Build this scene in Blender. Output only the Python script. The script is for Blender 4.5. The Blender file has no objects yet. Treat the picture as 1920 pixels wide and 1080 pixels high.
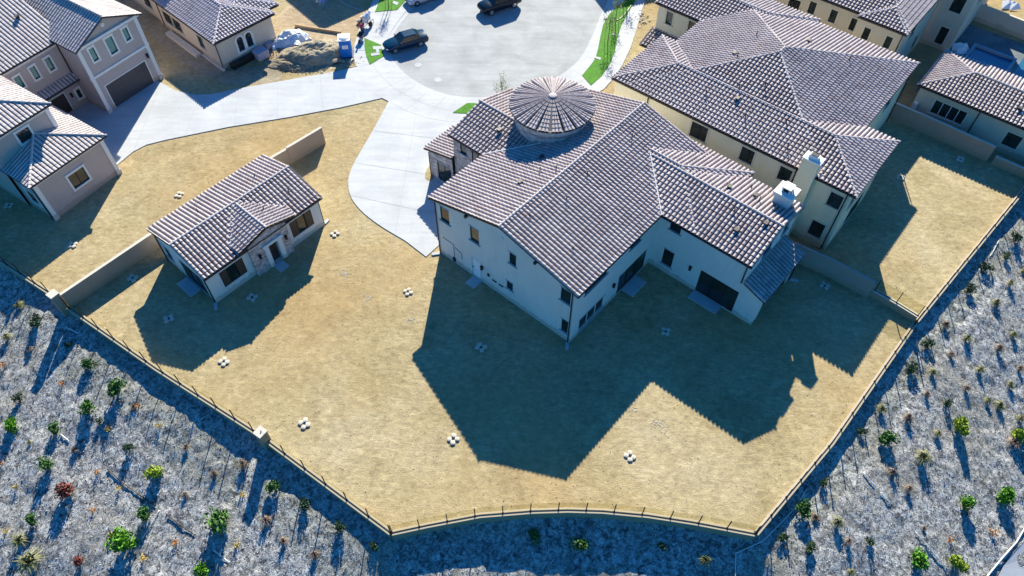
import bpy, bmesh, math, random
import numpy as np
from mathutils import Vector, Matrix
random.seed(7); rng = np.random.default_rng(7)
rad = math.radians
scene = bpy.context.scene
COL = scene.collection

# ------------------------------------------------------------------ camera
FPX, PITCH, ROLL, CAMH = 1408.7, rad(52.62), rad(0.22), 48.0
_c, _s = math.cos(ROLL), math.sin(ROLL)
_r0 = Vector((1, 0, 0)); _u0 = Vector((0, math.sin(PITCH), math.cos(PITCH))); CF = Vector((0, math.cos(PITCH), -math.sin(PITCH)))
CR = _c*_r0 + _s*_u0; CU = -_s*_r0 + _c*_u0
CC = Vector((0, 0, CAMH))
cam_data = bpy.data.cameras.new('camera'); cam = bpy.data.objects.new('camera', cam_data); COL.objects.link(cam)
cam_data.sensor_width = 36.0; cam_data.lens = FPX/1920*36.0; cam_data.clip_end = 1500; cam_data.clip_start = .5
m = Matrix((CR, CU, -CF)).transposed().to_4x4(); m.translation = CC
cam.matrix_world = m
scene.camera = cam

# ------------------------------------------------------------------ light
SUN_EL, SUN_AZ = rad(30.3), rad(5.2)
world = bpy.data.worlds.new('World'); scene.world = world; world.use_nodes = True
wn = world.node_tree; wn.nodes.clear()
sky = wn.nodes.new('ShaderNodeTexSky'); sky.sky_type = 'NISHITA'; sky.sun_disc = False
sky.sun_elevation = SUN_EL; sky.sun_rotation = SUN_AZ; sky.air_density = 1.6; sky.dust_density = .3; sky.ozone_density = 3.0
tint = wn.nodes.new('ShaderNodeMixRGB'); tint.blend_type = 'MULTIPLY'; tint.inputs[0].default_value = 1; tint.inputs[2].default_value = (.14, .78, 1.55, 1)
bg = wn.nodes.new('ShaderNodeBackground'); bg.inputs[1].default_value = .046
wo = wn.nodes.new('ShaderNodeOutputWorld')
wn.links.new(sky.outputs[0], tint.inputs[1]); wn.links.new(tint.outputs[0], bg.inputs[0]); wn.links.new(bg.outputs[0], wo.inputs[0])
sd = bpy.data.lights.new('sun', 'SUN'); sd.energy = 5.0; sd.angle = rad(.5); sd.color = (1, .93, .76)
sun = bpy.data.objects.new('sun', sd); COL.objects.link(sun)
SDIR = Vector((math.sin(SUN_AZ)*math.cos(SUN_EL), math.cos(SUN_AZ)*math.cos(SUN_EL), math.sin(SUN_EL)))
sun.rotation_euler = SDIR.to_track_quat('Z', 'Y').to_euler(); sun.location = (0, 40, 60)
vs = scene.view_settings; vs.view_transform = 'Standard'; vs.look = 'None'; vs.gamma = 1; vs.exposure = 1.25; vs.use_curve_mapping = False

# ------------------------------------------------------------------ geometry helpers
def at(px, py, z=0.0):
    d = CF + CR*((px-960)/FPX) - CU*((py-540)/FPX)
    return CC + d*((z-CAMH)/d.z)

class MB:
    def __init__(s): s.v = []; s.f = []; s.uv = None
    def face(s, pts):
        n = len(s.v); s.v += [tuple(p) for p in pts]; s.f.append(tuple(range(n, n+len(pts))))
    def box(s, x0, x1, y0, y1, z0, z1, M=None):
        P = [(x, y, z) for z in (z0, z1) for y in (y0, y1) for x in (x0, x1)]
        if M is not None: P = [tuple(M @ Vector(p)) for p in P]
        n = len(s.v); s.v += P
        for q in ((0,2,3,1),(4,5,7,6),(0,1,5,4),(2,6,7,3),(0,4,6,2),(1,3,7,5)): s.f.append(tuple(n+i for i in q))
    def prism(s, poly, z0, z1):
        """poly: list of (x,y) CCW; z0/z1 numbers or functions of (x,y)"""
        a = (lambda x, y: z0) if not callable(z0) else z0; b = (lambda x, y: z1) if not callable(z1) else z1
        n = len(s.v); k = len(poly)
        s.v += [(x, y, a(x, y)) for x, y in poly] + [(x, y, b(x, y)) for x, y in poly]
        s.f.append(tuple(n+k+i for i in range(k))); s.f.append(tuple(n+k-1-i for i in range(k)))
        for i in range(k):
            j = (i+1) % k; s.f.append((n+i, n+j, n+k+j, n+k+i))
    def tube(s, pts, r, sides=6, r1=None, cap=True):
        pts = [Vector(p) for p in pts]; r1 = r if r1 is None else r1; n0 = len(s.v)
        for i, p in enumerate(pts):
            t = (pts[min(i+1, len(pts)-1)] - pts[max(i-1, 0)]).normalized()
            a = t.orthogonal().normalized() if abs(t.z) > .95 else t.cross(Vector((0,0,1))).normalized()
            b = t.cross(a); rr = r+(r1-r)*i/max(1, len(pts)-1)
            for k in range(sides):
                an = 2*math.pi*k/sides; s.v.append(tuple(p + a*math.cos(an)*rr + b*math.sin(an)*rr))
        for i in range(len(pts)-1):
            for k in range(sides):
                k2 = (k+1) % sides; o = n0+i*sides
                s.f.append((o+k, o+k2, o+sides+k2, o+sides+k))
        if cap:
            s.f.append(tuple(n0+k for k in range(sides))[::-1]); o = n0+(len(pts)-1)*sides
            s.f.append(tuple(o+k for k in range(sides)))
    def blob(s, c, rx, ry, rz, jit=0., seg=8, rings=5, rot=0., flat=None):
        n0 = len(s.v); ca, sa = math.cos(rot), math.sin(rot)
        for i in range(rings+1):
            th = math.pi*i/rings
            for k in range(seg):
                ph = 2*math.pi*k/seg; q = 1+random.uniform(-jit, jit)
                x, y, z = rx*math.sin(th)*math.cos(ph)*q, ry*math.sin(th)*math.sin(ph)*q, rz*math.cos(th)*q
                if flat is not None: z = max(z, flat)
                s.v.append((c[0]+ca*x-sa*y, c[1]+sa*x+ca*y, c[2]+z))
        for i in range(rings):
            for k in range(seg):
                k2 = (k+1) % seg; s.f.append((n0+i*seg+k, n0+(i+1)*seg+k, n0+(i+1)*seg+k2, n0+i*seg+k2))
    def cyl(s, p0, p1, r, sides=16, r1=None): s.tube([p0, p1], r, sides, r1)
    def build(s, name, mat, parent=None, smooth=False, recalc=True):
        me = bpy.data.meshes.new(name); me.from_pydata(s.v, [], s.f)
        if recalc:
            b = bmesh.new(); b.from_mesh(me); bmesh.ops.recalc_face_normals(b, faces=b.faces); b.to_mesh(me); b.free()
        me.materials.append(mat)
        if smooth: me.polygons.foreach_set('use_smooth', [True]*len(me.polygons))
        o = bpy.data.objects.new(name, me); COL.objects.link(o)
        if parent is not None: o.parent = parent
        return o

def tag(o, label=None, cat=None, group=None, kind=None):
    if label: o['label'] = label
    if cat: o['category'] = cat
    if group: o['group'] = group
    if kind: o['kind'] = kind
    return o
def empty(name, loc, rz=0., **k):
    o = bpy.data.objects.new(name, None); COL.objects.link(o); o.location = loc; o.rotation_euler = (0, 0, rz); o.empty_display_size = .3
    return tag(o, **k)
def copy_tree(o, parent=None):
    c = o.copy(); COL.objects.link(c)
    if parent is not None: c.parent = parent
    for ch in list(o.children): copy_tree(ch, c)
    return c

# ------------------------------------------------------------------ materials
def mat(name, rough=.8, color=(.5,.5,.5), metal=0., spec=.5):
    m = bpy.data.materials.new(name); m.use_nodes = True; b = m.node_tree.nodes['Principled BSDF']
    b.inputs['Base Color'].default_value = (*color, 1); b.inputs['Roughness'].default_value = rough; b.inputs['Metallic'].default_value = metal
    b.inputs['Specular IOR Level'].default_value = spec
    return m, m.node_tree, b
def nd(t, kind, **k):
    n = t.nodes.new(kind)
    for a, v in k.items():
        if a in n.inputs: n.inputs[a].default_value = v
        else: setattr(n, a, v)
    return n
def noise(t, vec, scale, detail=4, rough=.55, dist=0.):
    n = nd(t, 'ShaderNodeTexNoise'); n.inputs['Scale'].default_value = scale; n.inputs['Detail'].default_value = detail
    n.inputs['Roughness'].default_value = rough; n.inputs['Distortion'].default_value = dist; t.links.new(vec, n.inputs['Vector']); return n.outputs['Fac']
def ramp(t, fac, stops):
    r = nd(t, 'ShaderNodeValToRGB'); e = r.color_ramp.elements
    while len(e) < len(stops): e.new(.5)
    for i, (p, c) in enumerate(stops): e[i].position = p; e[i].color = (*c, 1) if len(c) == 3 else c
    t.links.new(fac, r.inputs[0]); return r.outputs[0]
def mix(t, fac, a, b, mode='MIX'):
    n = nd(t, 'ShaderNodeMixRGB', blend_type=mode)
    for i, v in ((0, fac), (1, a), (2, b)):
        if isinstance(v, (int, float)): n.inputs[i].default_value = v
        elif isinstance(v, tuple): n.inputs[i].default_value = (*v, 1)
        else: t.links.new(v, n.inputs[i])
    return n.outputs[0]
def bump(t, b, h, strength, dist=.02):
    n = nd(t, 'ShaderNodeBump'); n.inputs['Strength'].default_value = strength; n.inputs['Distance'].default_value = dist
    t.links.new(h, n.inputs['Height']); t.links.new(n.outputs[0], b.inputs['Normal'])
def coord(t, which='Object'):
    return nd(t, 'ShaderNodeTexCoord').outputs[which]
def geo(t): return nd(t, 'ShaderNodeNewGeometry').outputs['Position']
def mapping(t, v, scale=(1,1,1), rot=(0,0,0)):
    n = nd(t, 'ShaderNodeMapping'); n.inputs['Scale'].default_value = scale; n.inputs['Rotation'].default_value = rot
    t.links.new(v, n.inputs[0]); return n.outputs[0]

M = {}
def mk_dirt(name, cols, patch=(.58,.51,.37)):
    m, t, b = mat(name, .95, spec=.1); p = geo(t)
    f1 = noise(t, p, .14, 6, .6, .6); f2 = noise(t, mapping(t, p, (1, 1.8, 1), (0, 0, .5)), 1.6, 8, .72, .4); f3 = noise(t, p, 14, 4, .7)
    c = ramp(t, f1, [(.3, cols[0]), (.5, cols[1]), (.72, cols[2])])
    c = mix(t, .55, c, ramp(t, f2, [(.3, (.26,.26,.26)), (.5, (.5,.5,.5)), (.7, (.8,.8,.78))]), 'OVERLAY')
    c = mix(t, .5, c, ramp(t, f3, [(.34, (.3,.3,.3)), (.5, (.5,.5,.5)), (.66, (.72,.72,.72))]), 'OVERLAY')
    f5 = noise(t, p, .07, 3, .5); c = mix(t, ramp(t, f5, [(.42, (0,0,0)), (.62, (.55,.55,.55))]), c, tuple(x*y for x, y in zip(cols[0], (1.18, 1.0, .8))))
    f6 = noise(t, mapping(t, p, (1, 3.2, 1), (0, 0, .35)), .8, 9, .8, 2.5); c = mix(t, ramp(t, f6, [(.58, (0,0,0)), (.68, (.8,.8,.8))]), c, patch)
    f7 = noise(t, p, 5.5, 5, .8, .5); c = mix(t, ramp(t, f7, [(.62, (0,0,0)), (.72, (.6,.6,.6))]), c, tuple(x*.5 for x in cols[0]))
    mk = ramp(t, noise(t, p, .16, 3, .5), [(.50, (0,0,0)), (.60, (1,1,1))]); f8 = noise(t, mapping(t, p, (.55, 5.5, 1), (0, 0, .9)), 1.5, 6, .7, 1.0); f9 = noise(t, mapping(t, p, (.6, 6, 1), (0, 0, -.5)), 1.3, 6, .7, 1.2)
    c = mix(t, mix(t, 1., mk, ramp(t, f8, [(.54, (0,0,0)), (.64, (.4,.4,.4))]), 'MULTIPLY'), c, patch)
    mk2 = ramp(t, noise(t, mapping(t, p, (1,1,1), (0,0,2)), .13, 3, .5), [(.50, (0,0,0)), (.60, (1,1,1))]); c = mix(t, mix(t, 1., mk2, ramp(t, f9, [(.54, (0,0,0)), (.63, (.45,.45,.45))]), 'MULTIPLY'), c, tuple(x*.62 for x in cols[0]))
    f10 = noise(t, p, .28, 7, .68, 1.4); c = mix(t, 1., c, ramp(t, f10, [(.30, (.80,.78,.76)), (.45, (.96,.96,.95)), (.58, (1.04,1.04,1.04)), (.72, (1.16,1.17,1.20))]), 'MULTIPLY')
    f11 = noise(t, p, 2.2, 8, .8, .8); c = mix(t, 1., c, ramp(t, f11, [(.34, (.80,.79,.77)), (.50, (1.02,1.02,1.02)), (.68, (1.16,1.16,1.16))]), 'MULTIPLY')
    f4 = noise(t, p, .55, 8, .75, 1.2); c = mix(t, ramp(t, f4, [(.62, (0,0,0)), (.74, (.6,.6,.6))]), c, patch)
    t.links.new(c, b.inputs['Base Color']); bump(t, b, mix(t, .5, f3, f2), .9, .09)
    return m
M['dirt'] = mk_dirt('dirt', [(.30,.238,.128), (.355,.292,.170), (.38,.322,.205)])
M['soil'] = mk_dirt('loose_soil', [(.25,.215,.155), (.33,.29,.215), (.40,.355,.27)])

m, t, b = mat('hillside', .95, spec=.1); p = geo(t)
f1 = noise(t, p, 2.6, 7, .75, .8); f2 = noise(t, p, 11, 5, .75, .4); f3 = noise(t, p, .22, 4, .6)
c = ramp(t, f1, [(.36, (.055,.057,.06)), (.45, (.18,.185,.185)), (.54, (.37,.375,.37)), (.66, (.62,.625,.61))])
c = mix(t, .7, c, ramp(t, f2, [(.36, (.16,.16,.17)), (.5, (.5,.5,.5)), (.64, (.86,.86,.86))]), 'OVERLAY')
c = mix(t, ramp(t, f3, [(.5, (0,0,0)), (.7, (.5,.5,.5))]), c, (.26,.235,.18))
t.links.new(c, b.inputs['Base Color']); bump(t, b, mix(t, .5, f1, f2), 1., .12); M['slope'] = m

def mk_conc(name, col, var=.06):
    m, t, b = mat(name, .85, spec=.25); p = geo(t)
    f1 = noise(t, p, .35, 6, .6, .5); f2 = noise(t, p, 9, 5, .7); f3 = noise(t, mapping(t, p, (.3, 2.4, 1), (0, 0, 1.0)), .7, 5, .6, .6)
    c = mix(t, .5, ramp(t, f1, [(.3, tuple(x*(1-2*var) for x in col)), (.7, tuple(x*(1+var) for x in col))]), ramp(t, f2, [(.3, (.42,.42,.42)), (.7, (.58,.58,.58))]), 'OVERLAY')
    c = mix(t, .2, c, ramp(t, f3, [(.35, (.3,.3,.3)), (.65, (.62,.62,.62))]), 'OVERLAY')
    t.links.new(c, b.inputs['Base Color']); bump(t, b, f2, .3, .01); return m
M['concrete'] = mk_conc('pale_concrete', (.43,.45,.475))
M['walk'] = mk_conc('sidewalk_concrete', (.44,.455,.48))
M['asphalt'] = mk_conc('dusty_asphalt', (.33,.345,.355), .10)
M['joint'] = mat('concrete_joint', .9, (.30,.30,.29))[0]
M['pad'] = mk_conc('pad_concrete', (.42,.44,.46))

m, t, b = mat('lawn_grass', .8, spec=.2); p = geo(t)
f = noise(t, p, 1.3, 6, .7); g = noise(t, p, 16, 4, .7)
c = ramp(t, f, [(.3, (.035,.15,.006)), (.7, (.075,.25,.01))]); c = mix(t, .6, c, ramp(t, g, [(.3, (.3,.3,.3)), (.7, (.7,.7,.7))]), 'OVERLAY')
t.links.new(c, b.inputs['Base Color']); bump(t, b, g, 1, .06); M['grass'] = m

def mk_stucco(name, col, stain=.1):
    m, t, b = mat(name, .88, spec=.2); o = coord(t)
    f = noise(t, o, .5, 5, .6, .3); g = noise(t, o, 22, 4, .7)
    c = ramp(t, f, [(.3, tuple(x*(1-stain) for x in col)), (.7, col)]); c = mix(t, .25, c, ramp(t, g, [(.3, (.4,.4,.4)), (.7, (.6,.6,.6))]), 'OVERLAY')
    st = noise(t, mapping(t, o, (2.2, 2.2, .22)), 1.6, 5, .65, .4); c = mix(t, ramp(t, st, [(.56, (0,0,0)), (.72, (.32,.32,.32))]), c, tuple(x*.62 for x in col))
    sp = nd(t, 'ShaderNodeSeparateXYZ'); t.links.new(o, sp.inputs[0]); ad = nd(t, 'ShaderNodeMath', operation='ADD'); t.links.new(sp.outputs[2], ad.inputs[0]); mu = nd(t, 'ShaderNodeMath', operation='MULTIPLY'); mu.inputs[1].default_value = -.9; t.links.new(noise(t, o, 2.5, 4), mu.inputs[0]); t.links.new(mu.outputs[0], ad.inputs[1])
    c = mix(t, ramp(t, ad.outputs[0], [(0, (.45,.45,.45)), (.12, (0,0,0))]), c, (.36,.27,.16))
    t.links.new(c, b.inputs['Base Color']); bump(t, b, g, .35, .01); return m
M['white_stucco'] = mk_stucco('white_stucco', (.76,.74,.70))
M['cream_stucco'] = mk_stucco('cream_stucco', (.74,.68,.50))
M['tan_stucco'] = mk_stucco('tan_stucco', (.60,.53,.43))
M['taupe_stucco'] = mk_stucco('taupe_stucco', (.50,.42,.39))
M['peach_stucco'] = mk_stucco('peach_stucco', (.64,.54,.44))
M['block_wall'] = mk_stucco('tan_wall', (.40,.31,.24), .15)
M['wall_cap'] = mk_stucco('wall_cap', (.56,.51,.44))
M['trim'] = mk_stucco('white_trim', (.78,.76,.73), .05)
M['beige_trim'] = mk_stucco('beige_trim', (.62,.57,.47), .05)
M['fascia'] = mat('dark_fascia', .6, (.035,.028,.03))[0]
M['dark_metal'] = mat('dark_metal', .45, (.02,.02,.022), .3)[0]
M['door_white'] = mat('white_door', .5, (.92,.92,.92))[0]
M['dark_door'] = mat('dark_wood_door', .5, (.045,.03,.025))[0]
M['brown_shutter'] = mat('brown_shutter', .6, (.06,.04,.03))[0]
m, t, b = mat('window_glass', .06, (.018,.026,.028), spec=.8); o = coord(t)
f = noise(t, o, .7, 2); t.links.new(ramp(t, f, [(.35, (.010,.014,.016)), (.65, (.03,.042,.04))]), b.inputs['Base Color']); M['glass'] = m; M['car_glass'] = mat('car_glass', .08, (.01,.02,.028), spec=.35)[0]
M['teal_glass'] = mat('tinted_window_glass', .08, (.03,.22,.20), spec=.8)[0]
M['garage_door'] = mat('dark_garage_door', .55, (.05,.052,.06))[0]

def mk_tile(name, c0, c1, c2, odd=.04):
    m, t, b = mat(name, .85, spec=.1); uv = nd(t, 'ShaderNodeUVMap').outputs[0]; p = geo(t)
    wnz = nd(t, 'ShaderNodeTexWhiteNoise', noise_dimensions='2D'); t.links.new(uv, wnz.inputs['Vector'])
    c = ramp(t, wnz.outputs['Value'], [(0, c0), (.35, c1), (1-odd, c2), (1, (.37,.27,.25))])
    f = noise(t, p, .35, 4); c = mix(t, .35, c, ramp(t, f, [(.3, (.36,.36,.36)), (.7, (.62,.62,.62))]), 'OVERLAY')
    g = noise(t, p, 9, 4, .7); c = mix(t, .4, c, ramp(t, g, [(.3, (.36,.36,.36)), (.7, (.64,.64,.64))]), 'OVERLAY')
    t.links.new(c, b.inputs['Base Color']); bump(t, b, g, .25, .01); return m
M['tile'] = mk_tile('clay_tile', (.34,.285,.285), (.41,.36,.36), (.48,.43,.43))
M['tile_grey'] = mk_tile('grey_clay_tile', (.37,.335,.36), (.46,.42,.44), (.52,.48,.50), .01)
M['tile_taupe'] = mk_tile('taupe_tile', (.44,.385,.375), (.51,.455,.445), (.56,.50,.49), .01)

m, t, b = mat('ledge_stone', .9, spec=.2); o = coord(t)
sep = nd(t, 'ShaderNodeSeparateXYZ'); t.links.new(o, sep.inputs[0]); add = nd(t, 'ShaderNodeMath', operation='ADD')
t.links.new(sep.outputs[0], add.inputs[0]); t.links.new(sep.outputs[1], add.inputs[1])
cmb = nd(t, 'ShaderNodeCombineXYZ'); t.links.new(add.outputs[0], cmb.inputs[0]); t.links.new(sep.outputs[2], cmb.inputs[1])
br = nd(t, 'ShaderNodeTexBrick'); br.inputs['Scale'].default_value = 1; br.inputs['Brick Width'].default_value = .42; br.inputs['Row Height'].default_value = .17; br.inputs['Mortar Size'].default_value = .012
br.inputs['Color1'].default_value = (.62,.52,.50,1); br.inputs['Color2'].default_value = (.30,.23,.23,1); br.inputs['Mortar'].default_value = (.5,.48,.46,1); br.offset = .37
t.links.new(cmb.outputs[0], br.inputs['Vector']); f = noise(t, o, 3.5, 4, .7)
c = mix(t, .7, br.outputs['Color'], ramp(t, f, [(.3, (.25,.25,.25)), (.7, (.8,.78,.76))]), 'OVERLAY')
t.links.new(c, b.inputs['Base Color']); bump(t, b, f, .5, .03); M['stone'] = m

m, t, b = mat('fence_glass', .03, (.75,.8,.7)); mx = nd(t, 'ShaderNodeMixShader'); mx.inputs[0].default_value = .05
tr = nd(t, 'ShaderNodeBsdfTransparent'); tr.inputs[0].default_value = (.93,.93,.86,1); gl = nd(t, 'ShaderNodeBsdfGlossy'); gl.inputs[1].default_value = .02
t.links.new(tr.outputs[0], mx.inputs[1]); t.links.new(gl.outputs[0], mx.inputs[2]); t.links.new(mx.outputs[0], t.nodes['Material Output'].inputs[0]); M['fence_glass'] = m

def mk_leaf(name, a, c_):
    m, t, b = mat(name, .6, spec=.25); o = geo(t)
    t.links.new(ramp(t, noise(t, o, 5, 3, .7), [(.35, a), (.65, c_)]), b.inputs['Base Color']); return m
LEAF = dict(green=mk_leaf('green_leaf', (.035,.10,.02), (.08,.19,.035)), bright=mk_leaf('bright_leaf', (.05,.17,.01), (.13,.33,.02)), lime=mk_leaf('lime_leaf', (.14,.22,.012), (.32,.40,.035)),
            olive=mk_leaf('olive_blade', (.12,.13,.06), (.28,.27,.13)), dark=mk_leaf('dark_leaf', (.018,.05,.022), (.04,.09,.04)), red=mk_leaf('red_leaf', (.10,.02,.018), (.22,.06,.04)),
            orange=mk_leaf('orange_leaf', (.35,.10,.02), (.65,.27,.03)), yellow=mk_leaf('yellow_leaf', (.45,.28,.02), (.7,.5,.06)), brown=mk_leaf('dry_leaf', (.14,.10,.08), (.28,.21,.16)))
M['bark'] = mat('bark', .9, (.12,.09,.07))[0]
M['bag'] = mk_stucco('sandbag_cloth', (.74,.71,.64), .15)
M['pipe'] = mat('white_pipe', .5, (.72,.74,.76))[0]
M['wood'] = mat('timber', .8, (.45,.30,.16))[0]

# ------------------------------------------------------------------ terrain
FENCE_PX = [(0,488),(110,565),(292,690),(490,817),(733,999),(800,985),(900,966),(1000,958),(1065,956),(1130,958),(1215,966),(1300,979),(1417,1001),(1560,830),(1720,600),(1920,355)]
FW = [at(x, y, .15) for x, y in FENCE_PX]; FW = [Vector((p.x, p.y)) for p in FW]
d0 = (FW[0]-FW[1]).normalized(); d1 = (FW[-1]-FW[-2]).normalized()
PATH = [FW[0]+d0*60] + FW + [FW[-1]+d1*60]
PA = np.array([[p.x, p.y] for p in PATH])
def path_dist(x, y):
    """signed distance (positive outside) and outward unit normal y, vectorised"""
    x = np.asarray(x, float); y = np.asarray(y, float); best = np.full(x.shape, 1e9); sg = np.zeros(x.shape); ny = np.zeros(x.shape)
    for i in range(len(PA)-1):
        a = PA[i]; b_ = PA[i+1]; dx, dy = b_-a; L2 = dx*dx+dy*dy
        tt = np.clip(((x-a[0])*dx+(y-a[1])*dy)/L2, 0, 1); qx = x-a[0]-tt*dx; qy = y-a[1]-tt*dy; d = np.hypot(qx, qy)
        cr = dx*qy-dy*qx; mm = d < best-1e-9
        best = np.where(mm, d, best); sg = np.where(mm, np.where(cr < 0, 1., -1.), sg); ny = np.where(mm, qy/np.maximum(d, 1e-6), ny)
    return best*sg, ny
_lat = rng.random((256, 256))
def vnoise(x, y):
    xi = np.floor(x).astype(int); yi = np.floor(y).astype(int); fx = x-xi; fy = y-yi; fx = fx*fx*(3-2*fx); fy = fy*fy*(3-2*fy)
    g = lambda i, j: _lat[i % 256, j % 256]
    return (g(xi, yi)*(1-fx)+g(xi+1, yi)*fx)*(1-fy)+(g(xi, yi+1)*(1-fx)+g(xi+1, yi+1)*fx)*fy
def terrain(x, y, rough=False):
    d, ny = path_dist(x, y); dd = np.maximum(d, 0)
    beta = 10 + 8*np.clip(-ny, 0, 1)**14
    sx = np.clip((np.asarray(x, float)-4)/16, 0, 1); far = .06 + .12*sx*sx*(3-2*sx)
    z = -.5 - .25*np.clip(-ny, 0, 1)**14 - np.tan(np.radians(beta))*dd - far*np.maximum(dd-3.2, 0)*(1-np.clip(-ny, 0, 1)**14*.6)
    if rough:
        k = np.clip(dd/1.2, 0, 1)
        z = z + k*((vnoise(x*.35, y*.35)-.5)*.35 + (vnoise(x*1.7+9, y*1.7)-.5)*.14 + (vnoise(x*4.3+3, y*4.3+7)-.5)*.07)
    return z
def hit(px, py):
    d = CF + CR*((px-960)/FPX) - CU*((py-540)/FPX); s = 40.
    for _ in range(60):
        p = CC+d*s; z = float(terrain(p.x, p.y, True)); s += (p.z-z)/(-d.z)*.8
    p = CC+d*s; return Vector((p.x, p.y, float(terrain(p.x, p.y, True))))

gx = np.concatenate([np.arange(-100, -44, 4), np.arange(-44, 54, .22), np.arange(54, 120, 4)]); gy = np.concatenate([np.arange(-40, 6, 4), np.arange(6, 50, .22), np.arange(50, 110, 4)])
X, Y = np.meshgrid(gx, gy); D, _n = path_dist(X, Y); Z = terrain(X, Y, True)
idx = np.arange(X.size).reshape(X.shape); keep = (D[:-1,:-1] > -.5) | (D[1:,1:] > -.5) | (D[1:,:-1] > -.5) | (D[:-1,1:] > -.5)
Z = np.where(D < 0, np.minimum(Z, -.5), Z)
q = np.stack([idx[:-1,:-1], idx[:-1,1:], idx[1:,1:], idx[1:,:-1]], -1)[keep]
used, inv = np.unique(q, return_inverse=True); V = np.stack([X.ravel(), Y.ravel(), Z.ravel()], -1)[used]
me = bpy.data.meshes.new('hillside'); me.from_pydata(V.tolist(), [], inv.reshape(-1, 4).tolist()); me.materials.append(M['slope'])
me.polygons.foreach_set('use_smooth', [True]*len(me.polygons))
o = bpy.data.objects.new('hillside', me); COL.objects.link(o); tag(o, 'grey planted hillside falling away below the glass fences', kind='structure')
del X, Y, D, Z

def sheet(name, pts, z, mt, thick=None, label=None):
    """flat ngon from world (x,y) points; optional real thickness below"""
    bm = bmesh.new(); vsx = [bm.verts.new((p[0], p[1], z)) for p in pts]; f = bm.faces.new(vsx); bm.normal_update()
    if f.normal.z < 0: f.normal_flip()
    if thick:
        r = bmesh.ops.extrude_face_region(bm, geom=[f]); nv = [g for g in r['geom'] if isinstance(g, bmesh.types.BMVert)]
        for v in nv: v.co.z = z
        for v in vsx: v.co.z = z-thick
        # original face is now the bottom one
    bmesh.ops.triangulate(bm, faces=[g for g in bm.faces if len(g.verts) > 4])
    bmesh.ops.recalc_face_normals(bm, faces=bm.faces)
    if not thick:
        for g in bm.faces:
            if g.normal.z < 0: g.normal_flip()
    me = bpy.data.meshes.new(name); bm.to_mesh(me); bm.free(); me.materials.append(mt)
    o = bpy.data.objects.new(name, me); COL.objects.link(o); tag(o, label, kind='structure'); return o
def pxs(L, z=0.): return [tuple(at(x, y, z))[:2] for x, y in L]
# yard ground: fence path + far boundary
sheet('dirt_ground', [tuple(p) for p in PATH] + [(320, 420), (-320, 420), (-320, 90)], 0., M['dirt'], label='bare straw coloured dirt of the graded yards')

def smooth(L, n=3):
    P = [Vector(p) for p in L]
    for _ in range(n):
        Q = [P[0]]
        for a, b_ in zip(P, P[1:]): Q += [a*.75+b_*.25, a*.25+b_*.75]
        P = Q+[P[-1]]
    return [tuple(p) for p in P]
inner = smooth([(1215,-160),(1165,-60),(1150,0),(1135,30),(1120,70),(1098,113),(1062,144),(1010,170),(950,185),(890,190),(848,187),(809,176),(762,152),(731,121),(721,95),(727,70),(745,40),(775,5),(830,-50),(910,-160)], 2)
outer = [(700,-160),(703,-60),(700,0),(690,20),(673,55),(664,85),(664,110),(668,126),(680,150),(700,175),(729,190),(760,207),(800,221),(836,227),(880,229),(960,220),(1050,200),(1110,178),(1132,167),(1150,147),(1167,122),(1182,90),(1192,60),(1203,20),(1210,0),(1235,-60),(1290,-160)]
sheet('road', pxs(inner), .02, M['asphalt'], label='sun bleached asphalt of the cul-de-sac')
sheet('pavement', pxs(outer, .07) + pxs(inner, .07), .07, M['walk'], .1, label='pale concrete pavement ringing the cul-de-sac')
# gutter strip just inside the kerb
c_in = [Vector(p) for p in pxs(inner, .03)]; cen = Vector((-2.5, 76))
g2 = [p+(cen-p).normalized()*.55 for p in c_in]
mb = MB(); n = len(c_in)
mb.v = [(p.x, p.y, .034) for p in c_in]+[(p.x, p.y, .028) for p in g2]; mb.f = [(i, i+1, n+i+1, n+i) for i in range(n-1)]
tag(mb.build('gutter', M['concrete']), 'concrete gutter along the kerb', kind='structure')
# driveways
drv1 = [(120,60),(262,128),(299,154),(330,171),(365,179),(400,177),(447,167),(544,150),(640,133),(668,126),(680,150),(700,175),(719,184),(640,202),(544,220),(428,239),(311,263),(275,272),(250,285),(232,300),(205,322),(150,300),(100,250)]
sheet('driveway', pxs(drv1), .066, M['concrete'], .1, label='pale concrete driveway to the taupe house')
drv2 = smooth([(729,190),(712,222),(690,262),(664,305),(652,335),(655,368),(677,397),(712,424),(760,452)], 2)+[(799,482),(822,461),(835,440),(900,420),(960,330),(900,229),(836,227),(800,221),(760,207)]
sheet('driveway', pxs(drv2), .062, M['concrete'], .1, label='curved pale concrete driveway beside the turreted house')
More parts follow.
